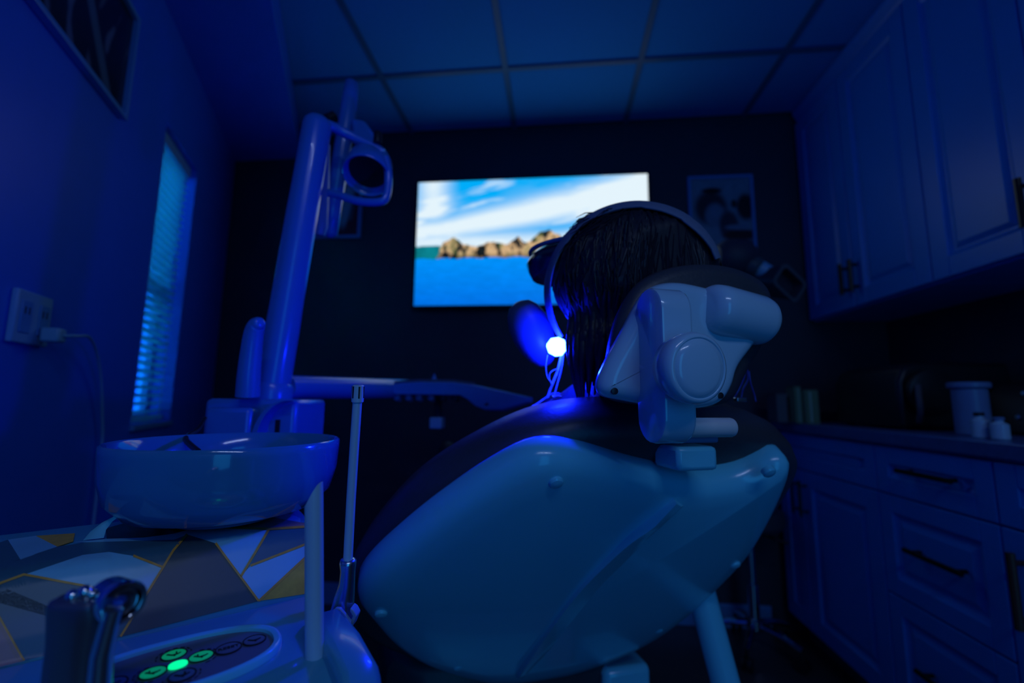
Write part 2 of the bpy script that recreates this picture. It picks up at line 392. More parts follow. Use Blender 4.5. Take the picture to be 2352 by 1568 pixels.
# power outlet and charger on the left wall
t = thing('power_outlet', 'double wall outlet plate with a white plug on the left wall', 'outlet', LW(-1.565, 1.11))
MB().box((-1.628, -.012, 1.108), (-1.508, 0, 1.22), 0, fr).build('cover_plate', m_white, t, 30, .003)
for s in (-1.598, -1.538):
    MB().box((s-.017, -.0145, 1.13), (s+.017, -.0118, 1.198), 0, fr).build('socket', m_frame, t, 30, .002)
    MB().box((s-.008, -.0152, 1.17), (s-.005, -.0142, 1.185), 0, fr).box((s+.005, -.0152, 1.17), (s+.008, -.0142, 1.185), 0, fr).build('slot', m_black, t, 0)
t = thing('charging_lead', 'thin white cord plugged into the wall outlet and hanging beside the blind', 'cord', LW(-1.53, 1.135, .03))
MB().box((-1.552, -.05, 1.118), (-1.52, -.0155, 1.15), 0, fr).build('plug', m_white, t, 30, .005)
cw = spline([LW(-1.536, 1.134, .05), LW(-1.51, 1.138, .065), LW(-1.45, 1.142, .06), LW(-1.36, 1.115, .04), LW(-1.28, 1.05, .025), LW(-1.22, .95, .015), LW(-1.19, .85, .012), LW(-1.18, .6, .012), LW(-1.18, .105, .02)], 8, False)
MB().tube(cw, .0032, 8).build('cable', m_white, t)

# ------------------------------------------------------------------ cabinets on the right
XU, XL = 1.222, 1.02
def shaker(name, y0, y1, z0, z1, X, parent, w=.062, g=.0025):
    y0, y1, z0, z1 = y0+g, y1-g, z0+g, z1-g; f = X-.02
    d = MB()
    d.box((f, y0, z0), (X, y0+w, z1)).box((f, y1-w, z0), (X, y1, z1)).box((f, y0+w, z0), (X, y1-w, z0+w)).box((f, y0+w, z1-w), (X, y1-w, z1))
    o = d.build(name, m_cab, parent, 0, .0025)
    p = MB(); a, b, c, e = y0+w, y1-w, z0+w, z1-w
    R = lambda k, x: [(x, a+k, c+k), (x, b-k, c+k), (x, b-k, e-k), (x, a+k, e-k)]
    p.loft([R(0, X-.004), R(0, f+.004), R(.008, f+.0085), R(.012, f+.0105), R(.018, f+.0105), R(.034, f+.004)], True, True)
    p.build('panel', m_cab, o, 0)
    return o
def pull(o, p0, p1, X, r=.0055):
    p0, p1 = np.array(p0, float), np.array(p1, float); h = MB(); d = vn(p1-p0)
    h.tube([p0-d*.02, p1+d*.02], r, 10)
    for p in (p0, p1): h.tube([p, (X-.021, p[1], p[2])], r*.8, 8)
    h.build('handle', m_handle, o)
UZ0, UZ1 = 1.385, 2.40
def upper(y0, y1, label, doors, hand):
    t = thing('wall_cabinet', label, 'cabinet', (XR-.1, (y0+y1)/2, UZ0), 'wall cabinets above the worktop')
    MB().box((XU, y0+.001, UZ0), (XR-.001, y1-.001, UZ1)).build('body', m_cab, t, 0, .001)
    n = len(doors)
    for k, (a, b) in enumerate(doors):
        d = shaker('door', a, b, UZ0+.004, UZ1-.004, XU-.0005, t)
        if hand[k] is not None:
            pull(d, (XU-.05, hand[k], UZ0+.08), (XU-.05, hand[k], UZ0+.17), XU, .008)
ya = on(1870, 738, [XU, 0, 0], AX)[1]; yb_ = on(2158, 640, [XU, 0, 0], AX)[1]; ym = (ya+yb_)/2+.02
upper(yb_, ya, 'white double-door wall cabinet at the far end beside the poster', [(ym, ya), (yb_, ym)], [ym+.03, ym-.03])
upper(yb_-.70, yb_, 'white wall cabinet with a black bar handle at the upper right edge', [(yb_-.35, yb_), (yb_-.70, yb_-.35)], [yb_-.32, yb_-.38])
cr = MB(); cr.loft([[(XU+.0, y, UZ1+.001), (XR, y, UZ1+.001), (XR, y, ZC-.001), (XU-.028, y, ZC-.001), (XU-.028, y, ZC-.018), (XU-.012, y, UZ1+.02)] for y in (yb_-.7, ya)])
struct(cr.build('trim_2', m_cab, smooth=0, bevel=.002))
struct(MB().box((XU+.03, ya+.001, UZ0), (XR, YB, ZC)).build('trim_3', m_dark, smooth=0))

CT = .918
yd0, yd1 = on(2032, 1126, [XL, 0, 0], AX)[1], on(2308, 1126, [XL, 0, 0], AX)[1]
zdiv = on(1950, 1105, [XL, 0, 0], AX)[2]; zdiv2 = on(2061, 1359, [XL, 0, 0], AX)[2]
def base(y0, y1, label):
    t = thing('base_cabinet', label, 'cabinet', (XR-.25, (y0+y1)/2, 0), 'base cabinets under the worktop')
    MB().box((XL, y0+.001, .1), (XR-.001, y1-.001, CT-.04)).build('body', m_cab, t, 0, .001)
    MB().box((XL+.06, y0+.001, 0), (XR-.001, y1-.001, .0995)).build('toe_kick', m_gap, t, 0)
    return t
TOPZ = CT-.045
t = base(yd1, yd0, 'white base cabinet with a stack of three drawers and black handles')
hy = ((yd0+yd1)/2-.095, (yd0+yd1)/2+.045)
for z0, z1, hz in ((zdiv, TOPZ, None), (zdiv2, zdiv, None), (.105, zdiv2, None)):
    d = shaker('drawer', yd1, yd0, z0, z1, XL-.0005, t, .05); zz = (z0+z1)/2+.01
    pull(d, (XL-.05, hy[0], zz), (XL-.05, hy[1], zz), XL, .007)
t = base(yd0, 2.18, 'white base cabinet at the far end behind the stool')
shaker('drawer', yd0, 2.18, zdiv, TOPZ, XL-.0005, t, .05)
ydm = on(1857, 1130, [XL, 0, 0], AX)[1]
d = shaker('door', ydm, 2.18, .105, zdiv, XL-.0005, t); pull(d, (XL-.05, ydm+.03, zdiv-.16), (XL-.05, ydm+.03, zdiv-.06), XL)
d = shaker('door', yd0, ydm, .105, zdiv, XL-.0005, t); pull(d, (XL-.05, ydm-.03, zdiv-.16), (XL-.05, ydm-.03, zdiv-.06), XL)
t = base(yd1-.62, yd1, 'white base cabinet at the right edge with a brown bar handle')
shaker('drawer', yd1-.62, yd1, zdiv, TOPZ, XL-.0005, t, .05)
d = shaker('door', yd1-.31, yd1, .105, zdiv, XL-.0005, t); h = MB()
h.tube([(XL-.05, yd1-.05, zdiv-.045), (XL-.05, yd1-.05, zdiv-.20)], .008, 10)
for z in (zdiv-.065, zdiv-.18): h.tube([(XL-.05, yd1-.05, z), (XL-.021, yd1-.05, z)], .006, 8)
h.build('handle', mat('brown_bronze', (.12, .055, .035), .4, metal=.4), d)
shaker('door', yd1-.62, yd1-.31, .105, zdiv, XL-.0005, t)
t = thing('worktop', 'long grey laminate worktop over the white base cabinets', 'worktop', (1.27, 1.2, CT-.04))
MB().box((XL-.035, yd1-.62, CT-.038), (XR-.001, 2.2, CT)).build('slab', m_counter, t, 30, .004)
MB().box((XR-.02, yd1-.62, CT+.001), (XR-.0015, 2.2, CT+.1)).build('backsplash', m_counter, t, 30, .003)

# things on the worktop
def carton(label, px0, px1, pytop, y, dep, m, m2):
    a, b = on(px0, 940, [0, y, 0], AY), on(px1, 940, [0, y, 0], AY); zt = on((px0+px1)/2, pytop, [0, y, 0], AY)[2]
    x0, x1 = max(a[0], XL-.02), b[0]
    t = thing('carton', label, 'box', ((x0+x1)/2, y+dep/2, CT), 'cartons on the worktop')
    MB().box((x0, y, CT+.0005), (x1, y+dep, zt)).build('body', m, t, 0, .002)
    MB().box((x0+(x1-x0)*.3, y-.0008, CT+.004), (x0+(x1-x0)*.45, y-.0002, zt-.006)).build('stripe', m2, t, 0)
    MB().box((x0+.002, y+.002, zt+.0002), (x1-.002, y+dep-.002, zt+.0018)).build('flap', m, t, 0)
carton('small dark carton at the far end of the worktop behind the headrest', 1760, 1785, 905, 2.0, .09, m_gap, m_handle)
carton('upright green carton with a pale stripe at the far end of the worktop', 1790, 1828, 888, 1.95, .07, m_olive, m_carton)
carton('wide dark green carton beside the black sterilizer', 1830, 1882, 896, 1.92, .1, m_olive, m_carton)
# black machine
t = thing('countertop_machine', 'bulky black machine with a rounded side standing on the worktop', 'machine', (1.28, 1.62, CT))
yy = 1.5
a = on(1905, 960, [0, 1.78, 0], AY)[0]; zt = on(1960, 836, [0, 1.6, 0], AY)[2]
pr = [(1.09, CT+.008), (1.09, zt-.06), (1.11, zt-.015), (1.15, zt), (1.42, zt), (1.44, CT+.008)]
MB().loft([[(x, y, z) for x, z in pr] for y in (1.55, 1.88)]).build('body', m_black, t, 30, .012)
dr = MB(); dr.lathe([(.03, 0), (.062, .004), (.07, .012), (.07, .03), (.05, .036)], (1.17, 1.546, CT+.12), (0, -1, 0), 28); dr.build('door', m_black, t)
hg = MB().tube(spline([(1.12, 1.52, CT+.03), (1.105, 1.49, CT+.06), (1.105, 1.49, CT+.11), (1.12, 1.51, CT+.14)], 6, False), .008, 8); hg.build('handle', m_gap, t)
for x, y in ((1.12, 1.58), (1.40, 1.58), (1.12, 1.85), (1.40, 1.85)):
    MB().lathe([(.012, 0), (.014, .003), (.014, .009)], (x, y, CT+.0005), AZ, 12).build('foot', m_black, t)
# canister with lid, bottles and an appliance near the right edge
q = on(2232, 950, [1.13, 0, 0], AX)
t = thing('canister', 'pale canister with a wide flat lid on the worktop', 'canister', (q[0], q[1], CT))
MB().lathe([(.034, .0005), (.037, .004), (.037, .124), (.034, .128)], (q[0], q[1], CT), AZ, 28).build('body', m_rim, t)
MB().lathe([(.043, .1282), (.045, .131), (.045, .141), (.041, .144)], (q[0], q[1], CT), AZ, 28).build('lid', m_rim, t)
for n_, (px, X, h, lab) in enumerate(((2248, 1.055, .062, 'small clear bottle with a dark cap in front of the canister'), (2292, 1.06, .052, 'short clear bottle to the right of the canister'))):
    b = on(px, 950, [X, 0, 0], AX)
    t = thing('bottle', lab, 'bottle', (X, b[1], CT), 'bottles on the worktop')
    MB().lathe([(.015, .0005), (.017, .003), (.017, h*.7), (.008, h*.82), (.008, h*.9)], (X, b[1], CT), AZ, 18).build('body', m_tube, t)
    MB().lathe([(.010, h*.9), (.0105, h*.92), (.0105, h), (.009, h+.002)], (X, b[1], CT), AZ, 16).build('cap', m_black if n_ == 0 else m_rim, t)
q = on(2330, 930, [1.27, 0, 0], AX); ay = q[1]
t = thing('appliance', 'dark boxy appliance with a sloped front at the right edge of the worktop', 'appliance', (1.36, ay, CT))
MB().loft([[(1.25, y, CT+.006), (1.27, y, CT+.10), (1.31, y, CT+.145), (1.48, y, CT+.145), (1.48, y, CT+.006)] for y in (ay-.10, ay+.09)]).build('body', m_black, t, 30, .006)
for z in (CT+.05, CT+.115):
    MB().lathe([(.007, 0), (.007, .004), (.005, .006)], (1.2585+(z-CT-.05)*.35, ay-.02, z), (-1, 0, .2), 14).build('knob', m_steel, t)
MB().box((1.26, ay-.09, CT+.0005), (1.47, ay+.08, CT+.0058)).build('foot_plate', m_black, t, 0)

# x-ray head in front of the back wall
XD = 1.62
def xp(px, py, d=XD): return at(px, py, d)
p = xp(1688, 592); t = thing('xray_head', 'wall-hung x-ray head with white neck and dark rectangular cone behind the headrest', 'x-ray head', (p[0], YB-.02, p[2]))
d_ = vn(xp(1815, 650, XD-.1)-p)
MB().lathe([(.004, -.075), (.04, -.068), (.062, -.045), (.07, 0), (.064, .04), (.045, .062), (.01, .068)], p, AX*.9+AY*.1, 28).build('housing', m_dark, t)
MB().lathe([(.02, .055), (.036, .06), (.036, .085), (.03, .09)], p, d_, 24).build('collar', m_slate, t)
MB().tube([xp(1722, 606), xp(1773, 632, XD-.04)], [.034, .027], 20).build('neck', m_white, t)
q = xp(1812, 650, XD-.09); cdir = vn(np.array([.35, -.85, -.25])); cu = vn(np.array([.82, .20, -.52])); cu = vn(cu-cu.dot(cdir)*cdir); cv = np.cross(cdir, cu)
def rr(O, a, b, r, n=5):
    out = []
    for sx, sy, a0 in ((1, 1, 0), (-1, 1, 90), (-1, -1, 180), (1, -1, 270)):
        for k in range(n):
            th = math.radians(a0+90*k/(n-1)); out.append(O+cu*(sx*(a-r)+r*math.cos(th))+cv*(sy*(b-r)+r*math.sin(th)))
    return out
MB().loft([rr(q-cdir*.16, .05, .032, .02), rr(q-cdir*.02, .062, .038, .02), rr(q, .066, .041, .02), rr(q+cdir*.004, .063, .038, .019), rr(q+cdir*.004, .054, .030, .016), rr(q-cdir*.03, .052, .028, .016)], True, True).build('cone', [m_dark], t)
MB().loft([rr(q+cdir*.001, .067, .042, .02), rr(q+cdir*.006, .067, .042, .02), rr(q+cdir*.006, .056, .032, .016), rr(q+cdir*.001, .056, .032, .016)], False, False).build('rim', m_gap, t)
MB().tube(spline([xp(1660, 575, XD+.05), xp(1655, 600, XD+.03), xp(1672, 640, XD)], 6, False), .018, 14).build('yoke', m_white, t)
MB().tube([p+AY*.05, (p[0], YB-.03, p[2]+.02)], .022, 14).lathe([(.06, 0), (.06, .02), (.05, .028)], (p[0], YB-.001, p[2]+.02), -AY, 24).build('wall_arm', m_dark, t)
MB().tube(spline([xp(1727, 632), xp(1729, 665), xp(1730, 700), xp(1722, 780), xp(1700, 850, XD+.1), (p[0]+.02, YB-.03, 1.05), (p[0], YB-.02, 1.0)], 6, False), .0065, 8).build('cable', m_white, t)

# stool
hub = on(1740, 1412, [0, 0, .12], AZ); sx_, sy_ = hub[0]-.03, hub[1]-.04
t = thing('stool', 'black round rolling stool with a chrome star base by the cabinets', 'stool', (sx_, sy_, 0))
zs = on(1790, 1195, [0, sy_, 0], AY)[2]
MB().lathe([(.05, zs-.03), (.125, zs-.028), (.14, zs-.01), (.142, zs+.02), (.135, zs+.045), (.10, zs+.055), (.02, zs+.057)], (sx_-.005, sy_, 0), AZ, 36).build('seat', m_leather, t)
MB().lathe([(.022, .10), (.022, .26), (.015, .262), (.015, zs-.03)], (sx_, sy_, 0), AZ, 20).build('column', m_chrome, t)
MB().lathe([(.03, .085), (.034, .09), (.034, .12), (.026, .125)], (sx_, sy_, 0), AZ, 20).build('hub', m_chrome, t)
MB().tube([(sx_+.02, sy_, zs-.045), (sx_+.09, sy_-.05, zs-.065), (sx_+.12, sy_-.07, zs-.07)], .007, 8).build('lever', m_black, t)
for k in range(5):
    a = math.radians(-50+72*k); v = np.array([math.cos(a), math.sin(a), 0]); o = np.array([sx_, sy_, 0])
    lg = MB().tube([o+v*.025+AZ*.105, o+v*.10+AZ*.098, o+v*.175+AZ*.075], [.015, .013, .010], 10).build('leg', m_chrome, t)
    ca = MB(); w = np.cross(v, AZ)
    for s in (-.013, .013): ca.lathe([(.01, -.006), (.024, -.005), (.024, .005), (.01, .006)], o+v*.175+AZ*.0245+w*s, w, 16)
    ca.tube([o+v*.175+AZ*.077, o+v*.175+AZ*.04], .007, 8); ca.build('caster', m_black, lg)

# ------------------------------------------------------------------ dental unit on the left
UO = on(0, 1530, [0, 0, .81], AZ); _B = on(700, 1365, [0, 0, .81], AZ)
UA = vn(_B-UO); UB = np.array([-UA[1], UA[0], 0])
def U(a, b, z): return np.array([UO[0], UO[1], 0])+UA*a+UB*b+AZ*z
PROF = [(0, .81), (.006, .824), (.024, .856), (.03, .8625), (.038, .866), (.156, .869)]
def zs_(b): return float(np.interp(b, [p[0] for p in PROF], [p[1] for p in PROF]))
def skin(px, py, lift=0.0):
    """where a sight line meets the wrapped console surface"""
    q = ray(px, py); lo, hi = .2, .9
    for d in np.linspace(.22, .9, 137):
        p = EYE+q*d; b = (p-UO).dot(UB)
        if p[2] < zs_(b): hi = d; lo = d-.005; break
    for _ in range(30):
        m = .5*(lo+hi); p = EYE+q*m; b = (p-UO).dot(UB)
        if p[2] < zs_(b): hi = m
        else: lo = m
    p = EYE+q*lo; b = (p-UO).dot(UB)
    t = np.array([zs_(b+.002)-zs_(b-.002), .004]); t /= np.linalg.norm(t)
    return p+(-UB*t[0]+AZ*t[1])*(lift+.0004)
unit = thing('dental_unit', 'white dental unit console wrapped in a gold-lined geometric print with spittoon bowl', 'dental unit', U(.0, .1, 0))
pr = [(-.001, .70)]+[(b-.0, z-.0006) for b, z in PROF]+[(.156, .70)]
MB().loft([[U(a, b, z) for b, z in pr] for a in (-.32, .214)]).build('console_top', m_unit, unit, 30, .002)
MB().loft([[U(a, b, z) for b, z in ((-.17, .70), (-.17, .785), (-.15, .803), (-.12, .8095), (0, .8095), (0, .70))] for a in (-.32, .19, .205)]).build('console_ledge', m_unit, unit, 40, .004)
en = MB()
for a, k in ((.190, 0), (.206, 0), (.213, .008), (.2155, .02)):
    pass
en.loft([[U(a, b, z-k) for b, z in ((-.175+k, .70+k), (-.175+k, .80), (-.16, .816), (-.12, .822), (-.075, .8215), (-.062, .814), (-.058-k*.5, .70+k))] for a, k in ((.186, .004), (.190, 0), (.208, 0), (.213, .004), (.2155, .012))])
en.build('console_end', m_unit, unit, 40, .003)
bx = np.array([-.40, .60, 0]); rv = vn([.995, .0996, 0]); fv = np.array([-rv[1], rv[0], 0])
FRU = (bx, rv, fv, AZ)
MB().loft([[np.array([x, y, z]) for x, y in ((-.55, .58), (-.475, .52), (-.335, .555), (-.53, .89), (-.60, .88))] for z in (.30, .8695)]).build('cabinet', m_unit, unit, 30, .012)
MB().loft([[np.array([x, y, z]) for x, y in ((-.53, .59), (-.47, .54), (-.36, .57), (-.53, .87), (-.58, .86))] for z in (0, .2995)]).build('plinth', m_rim, unit, 30, .01)
# the printed wrap
def pane(pts, m, name='wrap_panel', lift=0.0, step=14):
    bm = bmesh.new(); vs = [bm.verts.new((x/100, -y/100, 0)) for x, y in pts]; bm.faces.new(vs)
    bmesh.ops.triangulate(bm, faces=bm.faces)
    for _ in range(7):
        es = [e for e in bm.edges if e.calc_length() > step/100]
        if not es: break
        bmesh.ops.subdivide_edges(bm, edges=es, cuts=1); bmesh.ops.triangulate(bm, faces=[f for f in bm.faces if len(f.verts) > 3])
    bm.verts.index_update()
    mb = MB(); mb.add([skin(v.co.x*100, -v.co.y*100, lift) for v in bm.verts], [tuple(v.index for v in f.verts) for f in bm.faces]); bm.free()
    return mb.build(name, m, unit, 40)
pane([(-60, 1368), (0, 1340), (56, 1320), (226, 1351), (336, 1370), (277, 1462), (56, 1518), (0, 1419), (-60, 1320)], m_slate2)
pane([(-60, 1330), (0, 1419), (56, 1518), (0, 1532), (-60, 1550)], m_taupe)
pane([(56, 1320), (190, 1275), (250, 1268), (306, 1277), (373, 1302), (336, 1370), (226, 1351)], m_marble)
pane([(250, 1268), (400, 1240), (430, 1228), (397, 1266), (373, 1302), (306, 1277)], m_slate2)
pane([(430, 1228), (495, 1248), (553, 1324), (594, 1380), (400, 1430), (277, 1462), (397, 1266)], m_slate)
pane([(495, 1248), (615, 1217), (618, 1216), (553, 1324)], m_marble)
pane([(618, 1216), (740, 1208), (740, 1234), (696, 1252), (575, 1299)], m_slate2)
pane([(553, 1324), (575, 1299), (696, 1252), (740, 1234), (740, 1245), (696, 1285), (594, 1380)], m_marble)
pane([(594, 1380), (696, 1285), (740, 1245), (740, 1352), (700, 1364)], m_gold)
pane([(-60, 1262), (0, 1246), (18, 1240), (47, 1286), (0, 1300), (-60, 1320)], m_slate2)
pane([(18, 1240), (82, 1231), (131, 1256), (47, 1286)], m_marble)
pane([(82, 1231), (172, 1225), (168, 1244), (131, 1256)], m_gold)
pane([(-60, 1320), (0, 1300), (131, 1256), (200, 1246), (400, 1240), (250, 1268), (190, 1275), (56, 1320), (0, 1340), (-60, 1368)], m_slate2)
pane([(168, 1246), (245, 1238), (330, 1235), (400, 1226), (470, 1205), (540, 1178), (580, 1180), (480, 1211), (430, 1228), (400, 1240), (200, 1246)], m_marble)
pane([(245, 1238), (243, 1214), (330, 1189), (540, 1178), (470, 1205), (400, 1226), (330, 1235)], m_black, 'cutout')
pane([(430, 1228), (480, 1211), (615, 1217), (495, 1248)], m_marble)
pane([(480, 1211), (580, 1180), (690, 1200), (740, 1208), (618, 1216)], m_taupe)
pane([(580, 1180), (640, 1172), (690, 1190), (690, 1200)], m_marble)
gl = MB()
for ln in ([(-60, 1368), (0, 1340), (56, 1320), (226, 1351), (336, 1370)], [(430, 1228), (397, 1266), (277, 1462)], [(-60, 1330), (0, 1419), (56, 1518)], [(306, 1277), (373, 1302)], [(495, 1248), (594, 1380)], [(553, 1324), (618, 1216)], [(575, 1299), (696, 1252), (740, 1234)], [(594, 1380), (696, 1285), (740, 1245)], [(480, 1211), (618, 1216), (740, 1208)]):
    q = resample([np.array(p, float) for p in ln], 24, False); T = np.gradient(q, axis=0); T /= np.linalg.norm(T, axis=1)[:, None]
    nn = np.stack([-T[:, 1], T[:, 0]], 1)*2.6
    L = [[skin(*(p+d), .0005), skin(*(p-d), .0005)] for p, d in zip(q, nn)]
    gl.loft(L, False, False, 0, False)
gl.build('gold_lines', m_goldline, unit, 40)
b0 = [skin(x, y, .0008) for x, y in ((190, 1244), (200, 1242), (222, 1240), (238, 1238))]
fl = []
for k, (h, o) in enumerate(((0, 0), (.007, .002), (.014, .007), (.019, .014))):
    w = 1-k/4.2; c = b0[2]
    fl.append([c+(p-c)*w+AZ*h+UA*o for p in b0])
MB().loft(fl, False, False, 0, False).build('peeled_flap', m_marble, unit, 60)
# control panel
def PN(a, b, z=.8105): return U(a, b, z)
pc, rx, ry = (.0985, -.0765), .067, .039
oval = lambda k, z: [PN(pc[0]+(rx+k)*math.copysign(abs(math.cos(t))**.85, math.cos(t)), pc[1]+(ry+k)*math.copysign(abs(math.sin(t))**.85, math.sin(t)), z) for t in np.linspace(0, 2*PI, 64, endpoint=False)]
MB().loft([oval(0, .8097), oval(0, .814), oval(-.001, .8155), oval(-.003, .8158), oval(-.0055, .8145), oval(-.006, .812), oval(-.006, .8097)], True, True).build('panel_rim', m_shell, unit, 50)
memb = MB().loft([oval(-.0062, .8118), oval(-.0062, .8124)]).build('control_panel', m_panel, unit, 50)
def key(a, b, m, r=.0075, icon='chair', v=0):
    k = MB().lathe([(r, .8125), (r, .8131), (r-.001, .8133)], U(a, b, 0), AZ, 28).build('key', m, memb)
    mb = MB(); mb.lathe([(r+.0006, .8126), (r+.0006, .8134), (r-.0003, .8134), (r-.0003, .8126)], U(a, b, 0), AZ, 28, False, False)
    def bar(p, q, w):
        p, q = np.array(p), np.array(q); d = vn(q-p); n = np.array([-d[1], d[0]])*w
        mb.loft([[PN(a+x, b+y, z) for x, y in (p+n, q+n, q-n, p-n)] for z in (.8133, .8136)])
    if icon == 'chair':
        bar((-.0042, .002), (-.001, -.0012), .0007); bar((-.0012, -.0012), (.0022, -.0008), .0009); bar((.002, -.001), (.004, .0005), .0006)
        bar((.0, -.001), (.0004, -.0032), .0006)
        if v == 1: bar((.0015, .0005), (.0015, .0032), .0005)
        if v == 2: bar((-.002, .001), (-.002, .0034), .0005)
    mb.build('key_ink', m_ink, memb, 0)
for a, b, m, v in ((.0977, -.0603, m_greendim, 1), (.1135, -.0743, m_greendim, 2), (.0862, -.0788, m_greendim, 2), (.1021, -.0937, m_keyoff, 1), (.0655, -.0782, m_keyoff, 0), (.1478, -.0719, m_panel, 0)): key(a, b, m, v=v)
key(.1305, -.0735, m_panel, .0082, 'text')
fc = bpy.data.curves.new('reset_lettering', 'FONT'); fc.body = 'RESET'; fc.size = .0052; fc.align_x = 'CENTER'; fc.align_y = 'CENTER'; fc.extrude = .0001; fc.offset = .00006
fo = bpy.data.objects.new('reset_lettering', fc); COL.objects.link(fo); bpy.context.view_layer.update()
me = bpy.data.meshes.new_from_object(fo.evaluated_get(bpy.context.evaluated_depsgraph_get())); bpy.data.objects.remove(fo)
me.name = 'reset_lettering'; me.materials.clear(); me.materials.append(m_ink)
mo = Matrix([[UA[0], UB[0], 0, U(.1305, 0, 0)[0]], [UA[1], UB[1], 0, U(.1305, 0, 0)[1]], [0, 0, 1, .8135], [0, 0, 0, 1]])
mo[0][3], mo[1][3] = U(.1305, -.0735, 0)[:2]
me.transform(mo); fo = bpy.data.objects.new('reset_lettering', me); COL.objects.link(fo); adopt(fo, memb)
ds = MB()
for a, b in ((.0977, -.0603), (.1135, -.0743), (.0862, -.0788), (.1021, -.0937)):
    for k in range(14):
        t0 = 2*PI*k/14; vx, vy = a+.0105*math.cos(t0+.12)-.0999, b+.0105*math.sin(t0+.12)+.077
        if math.hypot(vx, vy) < .0185: continue
        ds.loft([[PN(a+r*math.cos(t), b+r*math.sin(t), z) for r, t in ((.0102, t0), (.0108, t0), (.0108, t0+.26), (.0102, t0+.26))] for z in (.8126, .8129)])
ds.build('dashed_ring', m_ink, memb, 0)
MB().lathe([(.0052, .8126), (.005, .8136), (.003, .8142)], U(.0999, -.0772, 0), AZ, 24, ux=UA, sx=1.1).build('indicator_light', m_green, memb)
# spittoon bowl and water spout
BC = np.array([-.363, .476, 0])
MB().lathe([(.05, .8698), (.052, .876), (.070, .8765), (.090, .882), (.1045, .897), (.1108, .920), (.1125, .944), (.1124, .9515), (.1105, .953), (.1078, .951), (.1055, .932), (.097, .903), (.080, .889), (.045, .884), (.010, .882)], BC, AZ, 72).build('spittoon_bowl', m_bowl, unit, 60)
MB().lathe([(.011, .8822), (.014, .8845), (.014, .886), (.010, .8865)], BC, AZ, 20).build('drain', m_chrome, unit)
FC = np.array([*at(557, 985, .705)[:2], 0]); FRC = (FC, rv, fv, AZ)
MB().box((-.073, .012, .8697), (.077, .13, .998), 0, FRC).build('tower', m_pole, unit, 30, .008)
MB().box((-.05, -.02, .8697), (.022, .0118, .984), 0, FRC).build('cup_stand', m_pole, unit, 30, .007)
MB().box((.046, .0095, .925), (.053, .0122, .965), 0, FRC).build('slot', m_black, unit, 0)
MB().box((-.066, .0095, .925), (-.058, .0122, .968), 0, FRC).build('slot', m_black, unit, 0)
ar = MB(); L = []
for t in np.linspace(0, PI/2, 12):
    c = np.array([.075-.048*math.cos(t), .93+.066*math.sin(t)]); L.append([FC+rv*(c[0]+i)+fv*j+AZ*c[1] for i, j in ((-.004, .012), (-.004, -.016), (.004, -.016), (.004, .012))])
ar.loft(L); ar.build('arched_trim', m_pole, unit, 40, .001)
sp = [at(569, 910, .705), at(572, 860, .705), at(577, 810, .705), at(583, 765, .703), at(590, 746, .70), at(599, 741, .695)]
sp = spline(sp, 5, False); MB().tube(sp, list(np.interp(np.linspace(0, 1, len(sp)), [0, .3, .6, .8, .93, 1], [.0175, .016, .014, .0125, .0095, .006])), 20).build('water_spout', m_pole, unit, 50)
tb = spline([at(470, 960, .66), at(455, 985, .62), at(432, 1000, .57), at(428, 1012, .54), at(455, 1036, .50)], 6, False)
MB().tube(tb, .0032, 8).build('drain_hose', m_black, unit)

# ------------------------------------------------------------------ treatment lamp
lampt = thing('treatment_lamp', 'white dental treatment lamp on a leaning pole beside the spittoon', 'lamp', (FC+fv*.07+AZ*.998))
p0, p1 = at(624, 905, .79), at(728, 292, .865)
pl = [p0+(p1-p0)*t for t in np.linspace(0, 1, 10)]; u_ = vn(p1-p0)
MB().tube(pl+[p1+u_*.010, p1+u_*.018, p1+u_*.0225], [.0285]*3+[.0275]*4+[.0265]*3+[.0245, .0185, .008], 28).build('pole', m_pole, lampt, 60)
MB().tube([p0-AZ*.012, p0+u_*.012, p0+u_*.02], [.034, .034, .030], 28).build('pole_collar', m_pole, lampt)
D = .95
MB().tube([at(812, 186, D+.08), at(809, 192, D+.08), at(804, 225, D+.07), at(797, 275, D+.06), at(782, 370, D+.05), at(768, 460, D+.05), at(757, 535, D+.05), at(755, 545, D+.05)], [.006, .0155, .017, .018, .018, .0175, .017, .008], 20).build('balance_arm', m_pole, lampt, 60)
MB().tube([at(742, 330, .92), at(738, 420, .93), at(733, 520, .94), at(732, 540, .94)], [.014, .016, .017, .012], 18).build('lower_arm', m_rim, lampt, 60)
MB().tube([at(748, 284, .90), at(775, 296, .92), at(820, 320, .93), at(866, 342, .935), at(880, 350, .935)], [.0095, .0105, .0105, .0105, .008], 14).build('yoke_bar', m_pole, lampt, 60)
MB().tube(spline([at(735, 440, .94), at(775, 447, .93), at(825, 462, .92), at(872, 463, .92), at(888, 448, .925), at(892, 400, .93), at(885, 362, .935)], 5, False), .0085, 12).build('yoke_loop', m_pole, lampt, 60)
hc = at(848, 385, .95); ha = vn(np.array([.08, -.5, -.85]))
MB().lathe([(.004, -.052), (.022, -.05), (.038, -.038), (.046, -.018), (.048, .006), (.050, .03), (.047, .034), (.043, .03), (.04, .012), (.004, -.004)], hc, ha, 36).build('lamp_head', m_pole, lampt, 60)
MB().lathe([(.041, .0135), (.03, .010), (.004, .006)], hc, ha, 30, False, True).build('reflector', m_black, lampt)
MB().loft([[at(x, y, d) for x, y in ((806, 272), (838, 278), (866, 318), (872, 340), (845, 352), (812, 330))] for d in (.965, 1.02)]).build('head_bracket', m_pole, lampt, 30, .006)
MB().lathe([(.009, 0), (.009, .02), (.007, .024)], at(867, 328, .925), AZ, 14).build('pivot_knob', m_black, lampt)
MB().tube([at(752, 275, .95), at(768, 268, .96)], .012, 12).build('joint', m_black, lampt)

